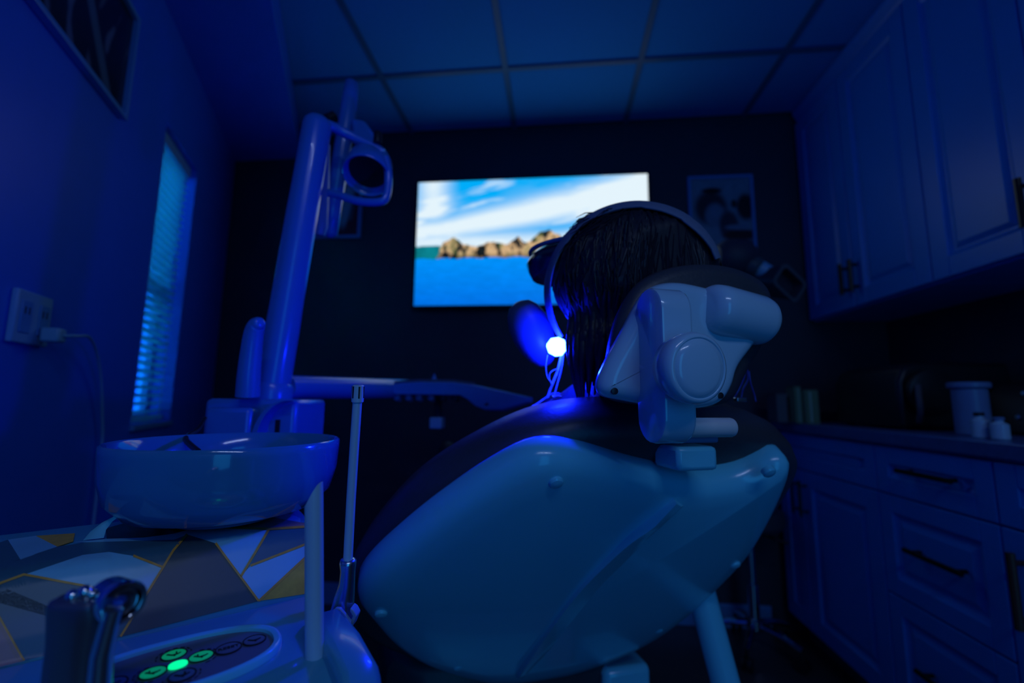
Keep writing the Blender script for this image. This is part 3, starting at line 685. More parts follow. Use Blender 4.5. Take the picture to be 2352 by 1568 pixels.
# ------------------------------------------------------------------ instrument table across the patient
tr_ = thing('instrument_table', 'slim curved instrument table on a horizontal arm over the patient\'s lap', 'instrument table', at(1040, 905, 1.25))
top = [(889, 892), (893, 884), (915, 879), (965, 876), (1040, 877), (1095, 884), (1160, 898), (1224, 913)]
bot = [(1224, 924), (1160, 943), (1118, 943), (1095, 934), (1075, 917), (1058, 908), (960, 906), (900, 906)]
o0 = [at(x, y, 1.13) for x, y in top+bot]; back = np.array([-.03, .30, -.012])
c0 = sum(o0)/len(o0)
MB().loft([[c0+(p-c0)*.93-back*.03 for p in o0], o0, [p+back for p in o0], [c0+(p-c0)*.93+back*1.03 for p in o0]]).build('table_body', m_pole, tr_, 40, .002)
MB().loft([[p+AZ*h+back*t for p in (at(900, 880, 1.13), at(960, 875.5, 1.13), at(1040, 876.5, 1.13), at(1090, 883, 1.13))] for t, h in ((.02, .0005), (.02, .006), (.05, .006), (.05, .0005))], False, False, 0, False).build('front_lip', m_lampcover, tr_, 40)
q = at(1112, 923, 1.128); MB().box((-.012, -.006, -.009), (.012, .004, .009), 0, (q, AX, AY, AZ)).build('square_button', m_black, tr_, 30, .002)
q = at(997, 876, 1.17); MB().lathe([(.007, 0), (.007, .008), (.004, .014), (.002, .02)], q, AZ, 14).build('top_knob', m_pole, tr_)
for k, x in enumerate((912, 938, 962, 990, 1018, 1046)):
    q = at(x, 906, 1.15); MB().tube([q+AZ*.004, q-AZ*.008, q-AZ*.014+AY*.02], [.008, .009, .006], 12).build('instrument_cradle', m_rim if k < 4 else m_dark, tr_)
q = at(1006, 972, 1.2); MB().box((-.019, -.02, -.014), (.015, .02, .017), 0, (q, AX, AY, AZ)).build('handle_grip', m_white, tr_, 30, .004)
MB().tube([q+AZ*.01, at(1006, 905, 1.25)], .011, 12).build('hanger', m_dark, tr_)
MB().tube([at(655, 889, .83), at(700, 889.5, .88), at(800, 891, 1.0), at(935, 893, 1.22)], [.0235, .0235, .0245, .026], 24).build('support_arm', m_pole, tr_, 60)

# ------------------------------------------------------------------ instruments in the foreground
hv = thing('suction_tube', 'wide pale plastic suction tube with slanted tip standing at the console edge', 'suction tube', at(722, 1640, .335))
tp, bt = at(721, 1115, .335), at(723, 1660, .33)
ax = vn(tp-bt); u1 = vn(np.cross(ax, -fv)); u1 = u1 if u1.dot(rv) > 0 else -u1; w1 = np.cross(ax, u1); R0, R1 = .0066, .0054
def ring(c, r, slant=0): return [c+u1*r*math.cos(t)+w1*r*math.sin(t)+ax*slant*(.5*math.cos(t)+.22*math.sin(2*(math.cos(t)))) for t in np.linspace(0, 2*PI, 32, endpoint=False)]
tc_ = tp-ax*.006
MB().loft([ring(bt, R0), ring(bt+(tc_-bt)*.6, R0), ring(tc_-ax*.02, R0), ring(tc_-ax*.004, R0, .008), ring(tc_, R0*.97, .0125), ring(tc_, R1, .0125), ring(tc_-ax*.01, R1, .006), ring(tc_-ax*.04, R1), ring(bt+(tc_-bt)*.5, R1)], True, True).build('tube_body', m_tube, hv, 60)
MB().lathe([(.0085, 0), (.011, .004), (.011, .035), (.0085, .04)], bt-ax*.02, ax, 24).build('grip_collar', m_rim, hv)
se = thing('saliva_ejector', 'steel suction handle with a long thin pale tube and slotted tip', 'suction handle', at(783, 1500, .42))
D = .42
MB().tube([at(799, 1288, D), at(806, 1150, D), at(813, 1040, D), at(821, 920, D)], .0043, 16).build('thin_tube', m_tube, se, 60)
t0, t1 = at(821, 924, D), at(823, 884, D); tip = MB().tube([t0, t0+(t1-t0)*.05, t0+(t1-t0)*.5, t0+(t1-t0)*.95, t1], [.0047, .0056, .0056, .0054, .0042], 18).build('slotted_tip', m_tube, se, 40)
sl = MB(); tv_ = vn(t1-t0); us = vn(np.cross(tv_, fv))
for k in range(6):
    a = 2*PI*k/6; rd = us*math.cos(a)+np.cross(tv_, us)*math.sin(a); tt = np.cross(tv_, rd)
    sl.box((-.0007, .0050, -.008), (.0007, .0059, .003), 0, (t1-tv_*.004, tt, rd, tv_))
sl.build('slot', m_black, tip, 0)
hp = [at(800, 1283, D), at(800, 1286, D), at(799, 1293, D), at(799, 1310, D), at(797, 1340, D), at(791, 1372, D), at(786, 1400, D), at(782, 1440, D), at(779, 1470, D), at(776, 1530, D)]
MB().tube(hp, [.005, .0072, .0076, .0068, .0072, .0092, .0105, .0112, .0112, .0105], 24).build('handle', m_steel, se, 60)
lv = MB(); 
L = [at(x, y, D-.016) for x, y in ((762, 1405), (770, 1396), (781, 1397), (806, 1428), (806, 1441), (797, 1441), (762, 1416))]
lv.loft([L, [p+fv*.004 for p in L]])
L = [at(x, y, D-.012) for x, y in ((804, 1396), (812, 1402), (819, 1415), (809, 1440), (799, 1441), (800, 1432), (810, 1416), (803, 1404))]
lv.loft([L, [p+fv*.012 for p in L]]); lv.build('lever', m_white, se, 30, .001)
# air-water syringe
sy = thing('syringe_handle', 'blurred dark syringe handle with chrome nozzle ring in the lower left corner', 'syringe', at(170, 1680, .25))
D = .25
def sec(px, py, hw, hd, d=D):
    c = at(px, py, d); return [c+rv*hw*math.copysign(abs(math.cos(t))**.7, math.cos(t))+fv*hd*math.copysign(abs(math.sin(t))**.7, math.sin(t)) for t in np.linspace(0, 2*PI, 28, endpoint=False)]
MB().loft([sec(165, 1720, .0150, .010), sec(168, 1620, .0148, .010), sec(173, 1540, .0142, .010), sec(181, 1470, .0140, .010), sec(188, 1420, .0152, .0105), sec(192, 1385, .0160, .011), sec(194, 1372, .0150, .010), sec(195, 1368, .012, .008)]).build('body', mat('satin_grey_handle', (.16, .17, .20), .3, metal=.7), sy, 60)
MB().tube([at(222, 1720, D-.012), at(226, 1600, D-.012), at(234, 1500, D-.012), at(252, 1430, D-.012), at(262, 1395, D-.012)], [.0055, .0055, .005, .0045, .0045], 16).build('water_pipe', m_steel, sy, 60)
rc = at(278, 1382, D-.006); ra = vn(rv*.8-fv*.55+AZ*.1)
MB().lathe([(.0105, -.02), (.0108, -.004), (.0112, .002), (.0102, .0045), (.0082, .004), (.0078, -.003)], rc, ra, 32).build('nozzle_ring', m_chrome, sy, 50)
MB().lathe([(.0075, -.004), (.007, .001), (.004, .003), (.0015, .0075)], rc, ra, 24).build('nozzle_core', m_chrome, sy, 50)
for x, y in ((168, 1368), (197, 1358)):
    q = at(x, y+2, D-.004); MB().lathe([(.0032, -.004), (.0034, .001), (.0026, .003), (.001, .0038)], q, vn(AZ*.8-fv*.5), 16).build('push_button', m_chrome, sy, 50)
L = [at(x, y, D) for x, y in ((120, 1378), (133, 1370), (160, 1364), (165, 1384), (128, 1388))]
MB().loft([L, [p+fv*.008 for p in L]]).build('thumb_rest', m_black, sy, 30, .001)

# ------------------------------------------------------------------ dental chair
ya_, re_ = math.radians(20), math.radians(48)
CW = np.array([math.cos(ya_), math.sin(ya_), 0]); CF = np.array([-math.sin(ya_), math.cos(ya_), 0])
CS = -CF*math.cos(re_)+AZ*math.sin(re_); CN = np.cross(CW, CS)        # spine direction and rearward normal
CT0 = at(1580, 1070, .55)
def P(w, s, n=0): return CT0+CW*w+CS*s-CN*n
def plane_uv(px, py, n=0):
    q = on(px, py, CT0-CN*n, CN)-CT0; return q.dot(CW), q.dot(CS)
chair = thing('dental_chair', 'reclined dental chair with glossy white back shell and dark padding, seen from behind', 'dental chair', np.array([*P(-.12, -.62, 0)[:2], 0])+CF*.25)
so_ = spline([plane_uv(*p, .020) for p in [(1230, 1006), (1330, 1014), (1450, 1049), (1580, 1074), (1690, 1062), (1750, 1032), (1784, 1018)]]+[plane_uv(*p, .010) for p in [(1805, 1050)]]+[plane_uv(*p, .003) for p in [(1795, 1110), (1765, 1175), (1715, 1260), (1640, 1340), (1560, 1412), (1470, 1470), (1350, 1520), (1250, 1545), (1140, 1556), (1000, 1522), (910, 1472), (852, 1410)]]+[plane_uv(*p, .012) for p in [(822, 1350)]]+[plane_uv(*p, .020) for p in [(842, 1280), (945, 1184), (1045, 1108), (1140, 1047)]], 8)
so_ = resample(so_, 160)
def ring2(d, n): return [P(u, v, n) for u, v in inset(so_, d)]
cen = so_.mean(0)
loops = [ring2(.012, .030), ring2(.004, .028), ring2(.0, .022), ring2(.0, .006), ring2(.003, -.003), ring2(.010, -.011), ring2(.020, -.016)]
base_in = inset(so_, .020)
for k, n in ((.9, -.0195), (.75, -.023), (.55, -.026), (.3, -.028), (.08, -.0285)):
    loops.append([P(*(cen+(p-cen)*k), n) for p in base_in])
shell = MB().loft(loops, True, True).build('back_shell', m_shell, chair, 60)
def face(px, py, n=-.022): return on(px, py, CT0-CN*n, CN)
# raised feature line
rl = resample([np.array(face(*p)) for p in spline([(1552, 1153), (1500, 1187), (1440, 1228), (1385, 1278), (1330, 1335), (1280, 1400), (1235, 1465), (1200, 1520), (1184, 1550)], 6, False)], 40, False)
L = []
for i, p in enumerate(rl):
    e_ = min(1, i/4+.2, (len(rl)-1-i)/2+.3); T_ = vn(rl[min(i+1, 39)]-rl[max(i-1, 0)]); sd = vn(np.cross(T_, CN)); sd = sd if sd.dot(CW) > 0 else -sd
    h = .0125*e_; wd = (.02+.05*math.sin(PI*min(i/39, 1)))
    L.append([p-CN*.006, p+CN*(h*.5), p+CN*h, p+CN*h*.8+sd*.013, p+CN*h*.3+sd*wd*.7, p-CN*.004+sd*wd*1.2])
MB().loft(L, True, True, 0, False).build('raised_panel', m_shell, shell, 24)
for px, py in ((1277, 1107), (875, 1408), (1766, 1083), (1688, 1296), (1512, 1446), (1052, 1531)):
    MB().lathe([(.0085, -.004), (.0085, .0015), (.007, .0035), (.003, .0048)], face(px, py, -.017), CN, 20).build('screw_cap', m_shell, shell)
MB().lathe([(.003, -.003), (.003, .001), (.0015, .002)], face(1341, 1527, -.012), CN, 12).build('red_dot', m_red, shell)  # small emissive red dot on the shell
# padding behind the shell
co_ = spline([plane_uv(*p, .088) for p in [(806, 1292), (819, 1239), (848, 1192), (880, 1152), (929, 1096), (996, 1041), (1050, 1008), (1131, 964), (1189, 937), (1253, 918), (1300, 910), (1380, 905), (1480, 903), (1600, 908), (1695, 925), (1752, 950), (1780, 985), (1772, 1030), (1740, 1095), (1690, 1170), (1610, 1260), (1510, 1345), (1420, 1405), (1300, 1460), (1140, 1470), (1000, 1450), (880, 1400), (825, 1360)]], 8)
co_ = resample(co_, 140)
cr_ = lambda d, n: [P(u, v, n) for u, v in inset(co_, d)]
cc = co_.mean(0); ci = inset(co_, .035)
MB().loft([cr_(.02, .022), cr_(.006, .028), cr_(.0, .045), cr_(.0, .07), cr_(.010, .095), cr_(.035, .108)]+[[P(*(cc+(p-cc)*k), n) for p in ci] for k, n in ((.7, .104), (.4, .10), (.1, .098))]).build('back_cushion', m_leather, chair, 60)
# headrest support
PL = at(1562, 840, .425)
def stad(hl, r, n=12): return [(r*math.cos(t), hl+r*math.sin(t)) for t in np.linspace(0, PI, n)]+[(r*math.cos(t), -hl+r*math.sin(t)) for t in np.linspace(PI, 2*PI, n)]
lc = PL+CF*.026+AZ*.003
lk = lambda w, k: [lc+CW*w+CF*x+AZ*y for x, y in stad(.0525, .0255-k)]
MB().loft([lk(-.0175, .003), lk(-.0165, .0008), lk(-.014, 0), lk(.014, 0), lk(.0165, .0012), lk(.0175, .004)]).build('headrest_link', m_shell2, chair, 25)
bc = lc-AZ*.0625-CF*.004
rb = .0098; b1 = bc+CW*.074
MB().tube([bc+CW*.014, b1-CW*.003, b1-CW*.0008, b1], [rb, rb, rb*.93, rb*.8], 28).build('steel_bar', m_bar, chair, 50)
MB().box((-.004, .006, -.016), (.062, .03, -.006), 0, (bc, CW, CF, AZ)).build('bar_clamp', m_rim, chair, 30, .002)
q = on(1590, 1035, CT0, CN); MB().box((-.028, -.012, -.022), (.026, .04, .006), 0, (q, CW, CF, AZ)).build('mount_block', m_shell, chair, 30, .005)
kc = at(1600, 845, .400); kd = vn(-CF*.97-AZ*.06+CW*.06); R_ = .0315
MB().lathe([(.020, -.030), (.0295, -.024), (.0325, -.012), (.0332, -.004), (R_, .002), (.0282, .0045), (.0272, .0042), (.0268, .0030), (.0262, .0043), (.020, .0062), (.010, .0074), (.002, .0078)], kc, kd, 56).build('adjuster_knob', m_shell2, chair, 60)
MB().lathe([(.013, -.09), (.013, -.028)], kc, kd, 20).build('adjuster_shaft', m_shell2, chair)
hd_ = lambda px, py, d: on(px, py, at(1600, 800, .485)+CF*d, CF)
ho = spline([(1503, 656), (1560, 643), (1640, 658), (1725, 684), (1768, 722), (1768, 752), (1735, 800), (1702, 846), (1690, 888), (1655, 930), (1560, 938), (1425, 916), (1391, 906), (1383, 880), (1402, 830), (1440, 760), (1474, 695)], 7)
hxz = resample([np.array([(hd_(*p, 0)-lc).dot(CW), (hd_(*p, 0)-lc)[2]]) for p in ho], 120)
h0 = (hd_(1600, 800, 0)-lc).dot(CF)
_hc = hxz.mean(0); _hb = inset(hxz, .014)
HR = lambda d, y: [lc+CW*u+CF*(h0+y)+AZ*v for u, v in inset(hxz, d)]
MB().loft([HR(.016, .024), HR(.004, .023), HR(0, .018), HR(0, .010), HR(.003, .004), HR(.008, -.0005)]+[[lc+CW*u+CF*(h0-.0018)+AZ*v for u, v in (_hc+(p-_hc)*k for p in _hb)] for k in (1, .8, .6, .4, .2, .05)]).build('headrest_shell', m_shell2, chair, 60)
rp0, rp1 = at(1640, 712, .500), at(1741, 737, .524); rd_ = vn(rp1-rp0); rr_ = .0300
MB().tube([rp0-rd_*.014, rp0-rd_*.011, rp0-rd_*.004, rp0+rd_*.006, rp0+(rp1-rp0)*.5, rp1-rd_*.006, rp1+rd_*.002, rp1+rd_*.009, rp1+rd_*.0135, rp1+rd_*.0155], [rr_*.55, rr_*.8, rr_*.95, rr_, rr_, rr_, rr_*.95, rr_*.8, rr_*.55, rr_*.2], 40).build('headrest_roll', m_shell2, chair, 60)
MB().lathe([(.0035, -.002), (.0035, .0008), (.002, .0012)], hd_(1412, 898, -.001), -CF, 14).build('screw_hole', m_black, chair)
MB().lathe([(.0035, -.002), (.0035, .0008), (.002, .0012)], hd_(1655, 908, -.001), -CF, 14).build('screw_hole', m_black, chair)
hq = spline([(1374, 914), (1376, 850), (1388, 772), (1411, 706), (1448, 656), (1512, 626), (1590, 617), (1665, 630), (1722, 664), (1738, 712), (1730, 770), (1680, 858), (1632, 930), (1500, 932)], 7)
hq2 = resample([np.array([(hd_(*p, .05)-lc).dot(CW), (hd_(*p, .05)-lc)[2]]) for p in hq], 100)
HC = lambda d, y: [lc+CW*u+CF*(h0+y)+AZ*v for u, v in inset(hq2, d)]
hcn = hq2.mean(0); hci = inset(hq2, .03)
MB().loft([HC(.014, .018), HC(.003, .022), HC(0, .032), HC(.004, .046), HC(.015, .055), HC(.03, .058)]+[[lc+CW*q_[0]+CF*(h0+y)+AZ*q_[1] for q_ in (hcn+(p-hcn)*k for p in hci)] for k, y in ((.6, .053), (.1, .050))]).build('headrest_cushion', m_leather, chair, 60)
# seat, leg rest, base
sb = P(-.12, -.60, .05); ztop = .535
def seat_sec(f, hw, zt, th, r=.03):
    c = np.array([*sb[:2], 0])+CF*f; out = []
    for sx2, sz, a0 in ((1, 1, 0), (-1, 1, 90), (-1, 0, 180), (1, 0, 270)):
        for k in range(5):
            t = math.radians(a0+22.5*k); out.append(c+CW*(sx2*(hw-r)+r*math.cos(t))+AZ*((zt-r if sz else zt-th+r)+r*math.sin(t)))
    return out
MB().loft([seat_sec(-.06, .18, ztop-.02, .07), seat_sec(-.03, .23, ztop, .10), seat_sec(.12, .25, ztop, .10), seat_sec(.42, .235, ztop+.012, .09), seat_sec(.70, .21, ztop+.01, .08), seat_sec(1.0, .18, ztop+.0, .075), seat_sec(1.08, .14, ztop-.015, .05, .02)]).build('seat_cushion', m_leather, chair, 50)
MB().loft([seat_sec(-.03, .17, ztop-.102, .05, .02), seat_sec(.3, .19, ztop-.102, .06, .02), seat_sec(.9, .13, ztop-.085, .04, .018)]).build('seat_frame', m_shell, chair, 40)
cb = np.array([*sb[:2], 0])+CF*.26; FRB = (cb, CW, CF, AZ)
MB().loft([[cb+CW*x*k+CF*y*k2+AZ*z for x, y in ((-.12, -.16), (.12, -.16), (.14, -.1), (.14, .22), (-.14, .22), (-.14, -.1))] for z, k, k2 in ((.02, 1.5, 1.5), (.06, 1.45, 1.45), (.12, 1.0, 1.0), (.385, .85, .8))]).build('base_column', m_shell, chair, 40, .01)
MB().loft([[cb+CW*x+CF*y+AZ*z for x, y in ((-.25, -.3), (.25, -.3), (.3, -.2), (.3, .5), (.2, .6), (-.2, .6), (-.3, .5), (-.3, -.2))] for z in (.0, .0195)]).build('floor_plate', m_rim, chair, 40, .004)
q = face(1225, 1548, .02); MB().box((-.055, -.02, -.10), (.055, .13, .03), 0, (q, CW, CF, AZ)).build('back_bracket', m_shell, chair, 30, .008)
q = at(1422, 1545, .90); MB().box((-.05, -.04, -.12), (.05, .09, .03), 0, (q, CW, CF, AZ)).build('lift_housing', m_shell, chair, 30, .012)
a0_, a1_ = at(1606, 1342, .80), at(1666, 1568, .765); dd_ = a1_-a0_; kz = (a0_[2]-.0)/(a0_[2]-a1_[2])
MB().tube([a0_-dd_*.25, a0_, a0_+dd_*.5, a1_, a0_+dd_*kz*.98], .0245, 24).build('side_post', m_shell, chair, 60)

# ------------------------------------------------------------------ patient
def remesh(mb, name, m, parent, vox=.006, smooth=4, extra=None):
    me = bpy.data.meshes.new(name); me.from_pydata(mb.v, [], mb.f); o = bpy.data.objects.new(name+'_tmp', me); COL.objects.link(o)
    bm = bmesh.new(); bm.from_mesh(me); bmesh.ops.recalc_face_normals(bm, faces=bm.faces); bm.to_mesh(me); bm.free()
    r = o.modifiers.new('r', 'REMESH'); r.mode = 'VOXEL'; r.voxel_size = vox; r.use_smooth_shade = True
    if smooth:
        s = o.modifiers.new('s', 'SMOOTH'); s.factor = .5; s.iterations = smooth
    bpy.context.view_layer.update(); dg = bpy.context.evaluated_depsgraph_get()
    nm = bpy.data.meshes.new_from_object(o.evaluated_get(dg)); bpy.data.objects.remove(o)
    nm.name = name; nm.materials.clear(); nm.materials.append(m); nm.shade_smooth()
    o = bpy.data.objects.new(name, nm); COL.objects.link(o)
    if parent is not None: adopt(o, parent)
    return o
def limb(mb, pts, rs, n=16):
    pts = [np.array(p, float) for p in pts]; a = vn(pts[0]-pts[1])*rs[0]; b = vn(pts[-1]-pts[-2])*rs[-1]
    pp = [pts[0]+a*.95, pts[0]+a*.6]+pts+[pts[-1]+b*.6, pts[-1]+b*.95]; q = [rs[0]*.3, rs[0]*.8]+list(rs)+[rs[-1]*.8, rs[-1]*.3]
    mb.tube(pp, q, n)
HCN = at(1448, 668, .655)
hy_ = math.radians(5.7+45); hpz = math.radians(6)
hf = vn(np.array([-math.sin(hy_)*math.cos(hpz), math.cos(hy_)*math.cos(hpz), math.sin(hpz)])); hl = vn(np.cross(AZ, hf)); hu = np.cross(hf, hl)
def H(f, l, u): return HCN+hf*f+hl*l+hu*u
def g2(a, a0, w, e, e0, w2): return math.exp(-((a-a0)/w)**2-((e-e0)/w2)**2)
def skull(az, el):
    """face-forward azimuth and elevation in degrees -> point"""
    A, E_ = math.radians(az), math.radians(el)
    c = np.array([math.cos(E_)*math.cos(A), math.cos(E_)*math.sin(A), math.sin(E_)])
    rf = .104 if abs(az) < 90 else .094; lw = .076-.014*sm(-10, -60, el); r = 1/math.sqrt((c[0]/rf)**2+(c[1]/lw)**2+(c[2]/.115)**2)
    x = abs(az)
    r += .026*g2(x, 0, 8, el, -8, 9)+.012*g2(x, 0, 6, el, 2, 8)+.006*g2(x, 0, 30, el, 18, 8)-.008*g2(x, 22, 9, el, 6, 7)+.007*g2(x, 0, 14, el, -31, 5)+.004*g2(x, 0, 12, el, -24, 3)+.012*g2(x, 0, 18, el, -52, 10)+.012*g2(x, 95, 7, el, 0, 14)+.004*g2(x, 40, 14, el, -10, 12)
    return H(*(c*r))
bd = MB(); L = [[skull(a, e) for a in np.linspace(-180, 180, 72, endpoint=False)] for e in list(np.linspace(-88, 88, 52))]; bd.loft(L)
wc = -.035
def ell(s, hw, hd, n, w=wc, m_=28): return [P(w+hw*math.cos(t), s, n+hd*math.sin(t)) for t in np.linspace(0, 2*PI, m_, endpoint=False)]
def torso(mb, k=0):
    mb.loft([ell(-.63, .08+k, .06+k, .15), ell(-.60, .15+k, .095+k, .17), ell(-.52, .165+k, .098+k, .185), ell(-.42, .15+k, .090+k, .18), ell(-.30, .142+k, .080+k, .175), ell(-.18, .152+k, .070+k, .158), ell(-.10, .155+k, .055+k, .14), ell(-.05, .105+k, .046+k, .135), ell(-.015, .065+k, .042+k, .138), ell(.01, .045+k, .038+k, .14)])
torso(bd)
limb(bd, [P(wc-.0, -.04, .14), P(wc-.01, .03, .15), HCN-hu*.075-hf*.018, HCN-hu*.03-hf*.01], [.058, .052, .052, .05])
legs = {}; ARM = {-1: (at(1222, 1030, .63), at(1090, 1098, .71)), 1: (P(wc+.158, -.10, .15), P(wc+.215, -.39, .15))}
for s in (-1, 1):
    sh, el_ = ARM[s]; wr_ = P(wc+s*.10, -.51, .290)
    limb(bd, [sh, sh+(el_-sh)*.5, el_], [.048, .043, .036]); limb(bd, [el_, el_+(wr_-el_)*.35, wr_], [.036, .036, .025])
    # hand resting on the belly, palm down
    hx = vn(-CW*s*.9-CS*.35); hz = -CN; hy2 = vn(np.cross(hz, hx)); pc_ = wr_+hx*.045
    bd.loft([[wr_+hx*d+hy2*w*math.cos(t)+hz*h*math.sin(t) for t in np.linspace(0, 2*PI, 14, endpoint=False)] for d, w, h in ((-.02, .025, .02), (.01, .030, .017), (.05, .040, .014), (.085, .040, .012), (.095, .036, .009))])
    for k, ln in enumerate((.068, .078, .072, .056)):
        o = wr_+hx*.085+hy2*(-.029+.0195*k); limb(bd, [o-hx*.02, o+hx*ln*.45+hz*.004, o+hx*ln*.75-hz*.002, o+hx*ln-hz*.010], [.0085, .0082, .0075, .0068], 8)
    o = wr_+hx*.02-hy2*.03*(1); limb(bd, [o, o+hx*.03-hy2*.022, o+hx*.06-hy2*.028-hz*.004], [.012, .0105, .0085], 8)
    hip = P(wc+s*.09, -.57, .17); kn = hip+CF*.42+AZ*.055+CW*s*.02; an = kn+CF*.40-AZ*.035
    legs[s] = (hip, kn, an); limb(bd, [hip, hip+(kn-hip)*.5, kn, kn+(an-kn)*.35, an], [.082, .072, .053, .052, .036]); limb(bd, [an, an+AZ*.10+CF*.05, an+AZ*.16+CF*.05], [.034, .034, .026])
person = remesh(bd, 'person', m_skin, None, .0055, 3)
tag(person, 'patient with dark hair lying back in the dental chair, face turned left', 'person')
# shirt
sh_ = MB(); torso(sh_, .013)
for s in (-1, 1):
    a, b = ARM[s]; c = P(wc+s*.10, -.51, .290)
    limb(sh_, [a, a+(b-a)*.5, b], [.058, .054, .048]); limb(sh_, [b, b+(c-b)*.45, b+(c-b)*.9], [.049, .047, .038])
remesh(sh_, 'shirt', m_cloth, person, .009, 3)
tr2 = MB(); tr2.loft([ell(-.64, .09, .07, .16), ell(-.60, .17, .116, .18), ell(-.52, .184, .126, .20), ell(-.44, .168, .123, .205)])
for s in (-1, 1):
    hip, kn, an = legs[s]; limb(tr2, [hip, hip+(kn-hip)*.5, kn, kn+(an-kn)*.45, kn+(an-kn)*.9], [.095, .084, .066, .062, .055])
remesh(tr2, 'trousers', m_trouser, person, .009, 3)
for s in (-1, 1):
    an = legs[s][2]; f = MB(); limb(f, [an+AZ*.0+CF*.01, an+AZ*.09+CF*.045, an+AZ*.165+CF*.05], [.045, .046, .036]); limb(f, [an-AZ*.01+CF*.03, an+AZ*.02+CF*.05], [.036, .036])
    remesh(f, 'shoe', m_shoe, person, .008, 2)
# hair
hr = MB()
def hairp(az, el):
    A, E_ = math.radians(az), math.radians(el); c = np.array([math.cos(E_)*math.cos(A), math.cos(E_)*math.sin(A), math.sin(E_)])
    r = 1/math.sqrt((c[0]/.124)**2+(c[1]/.121)**2+(c[2]/.121)**2)
    face_ = sm(62+.9*max(0, -el)*.2, 40, abs(az))*sm(46, 24, el)
    r *= 1-.20*sm(-2, -60, el)
    gro = .0022*math.sin(az*.9+3*math.sin(el*.05))+.0012*math.sin(az*2.3+1)
    r = r*(1-.34*face_)+gro*math.cos(E_)
    p = H(*(c*r)); dd = (p-lc).dot(CF)-(h0+.055)
    return p-CF*dd if dd < 0 else p          # pressed flat against the headrest
L = [[hairp(a, e) for a in np.linspace(-180, 180, 120, endpoint=False)] for e in np.linspace(-62, 88, 48)]; hr.loft(L)
for k in range(210):
    az = RNG.uniform(76, 132) if k % 4 else RNG.uniform(-120, -85); e0 = RNG.uniform(-20, 40)
    p0_ = hairp(az, e0); p1_ = hairp(az+RNG.uniform(-4, 4), -28); dn = np.array([p1_[0], p1_[1], P(0, -.02, .2)[2]-.02+RNG.uniform(-.02, .045)])
    mid = p1_*.5+dn*.5+vn(p1_-HCN)*np.array([1, 1, 0])*.008
    dn = dn+(np.array([*P(-.09, 0, .17)[:2], 0])-np.array([dn[0], dn[1], 0]))*.35
    q = spline([p0_+vn(p0_-HCN)*.001, p1_+vn(p1_-HCN)*.003, mid, dn], 5, False)
    hr.tube(q, list(np.interp(np.linspace(0, 1, len(q)), [0, .3, .8, 1], [.002, .0048, .0040, .0012])), 6)
for k in range(46):      # loose wisps over the crown
    az = RNG.uniform(20, 120); e0 = RNG.uniform(38, 70); q = []
    for t in np.linspace(0, 1, 6):
        p = hairp(az-26*t, e0-24*t); q.append(p+vn(p-HCN)*(.002+.010*t*RNG.uniform(.2, 1)))
    hr.tube(q, [.0007]*5+[.0003], 4)
for k in range(300):     # surface strands
    az = RNG.uniform(60, 300); e0 = RNG.uniform(-10, 75); q = []
    for t in np.linspace(0, 1, 6):
        e = e0+(-45-e0)*t; p = hairp(az+6*math.sin(3*t+k), e); q.append(p+vn(p-HCN)*.0006)
    hr.tube(q, [.0004, .001, .001, .001, .0009, .0004], 4)
hr.build('hair', m_hair, person, 60)
# headband, glasses, mouth lamp, bib
hb = thing('headband', 'wide grey elastic headband over the crown of the patient\'s dark hair', 'headband', at(1450, 487, .60))
vd = vn(HCN-EYE); er = vn(np.cross(vd, AZ)); eu = np.cross(er, vd)
def sil(t, k):      # a point on the hair, k metres in from its outline and towards the back of the head
    e = er*math.cos(t)+eu*math.sin(t); best = None
    for g in np.linspace(0, 1.2, 60):
        v = e*math.cos(g)-vd*math.sin(g); c = np.array([v.dot(hf)/.124, v.dot(hl)/.121, v.dot(hu)/.121]); p = v/np.linalg.norm(c)
        if best is None or p.dot(e) >= k: best = p
    return best
mb = MB(); L = []; ts = np.linspace(math.radians(212), math.radians(18), 64)
q = [HCN+sil(t, .1115) for t in ts]
for i, p in enumerate(q):
    T_ = vn(q[min(i+1, len(q)-1)]-q[max(i-1, 0)]); nr = p-HCN; nr = vn(nr-nr.dot(T_)*T_); ax_ = vn(np.cross(T_, nr)); e_ = .5+.5*min(1, i/8, (len(q)-1-i)/8)
    c = p+nr*.0035
    L.append([c+nr*.0035*math.cos(t)+ax_*.0175*e_*math.sin(t) for t in np.linspace(0, 2*PI, 18, endpoint=False)])
mb.loft(L).build('band', m_band, hb, 60)
gs = thing('protective_glasses', 'dark wraparound protective glasses on the patient\'s turned face', 'glasses', H(.12, 0, .035))
def arcg(k, z, az): 
    A = math.radians(az); return H((.165+k)*math.cos(A)+.020, (.098+k)*math.sin(A), z)
azs = np.linspace(-78, 78, 41)
MB().loft([[arcg(o-.006*abs(zz-.035)/.026, .044+(zz-.035)*.82*(1-.25*(abs(a)/78)**2), a) for o, zz in ((0, .008), (.004, .02), (.006, .035), (.004, .052), (0, .062), (-.0025, .062), (.0015, .052), (.0035, .035), (.0015, .02), (-.0025, .008))] for a in azs]).build('lens', m_lens, gs, 50)
MB().tube([arcg(.001, .044+.0225*(1-.25*(abs(a)/78)**2), a) for a in azs], .0035, 8).build('brow_bar', m_rim, gs, 60)
for s in (-1, 1):
    MB().tube(spline([arcg(.0, .045, s*76), H(.02, s*.098, .045), H(-.03, s*.10, .035), H(-.06, s*.095, .012)], 6, False), .004, 8, flat=1.8).build('temple', m_rim, gs, 60)
wl_ = thing('whitening_lamp', 'rounded translucent mouth lamp with a glaring blue light at its rear end', 'lamp', tuple(at(1225, 745, .585)))
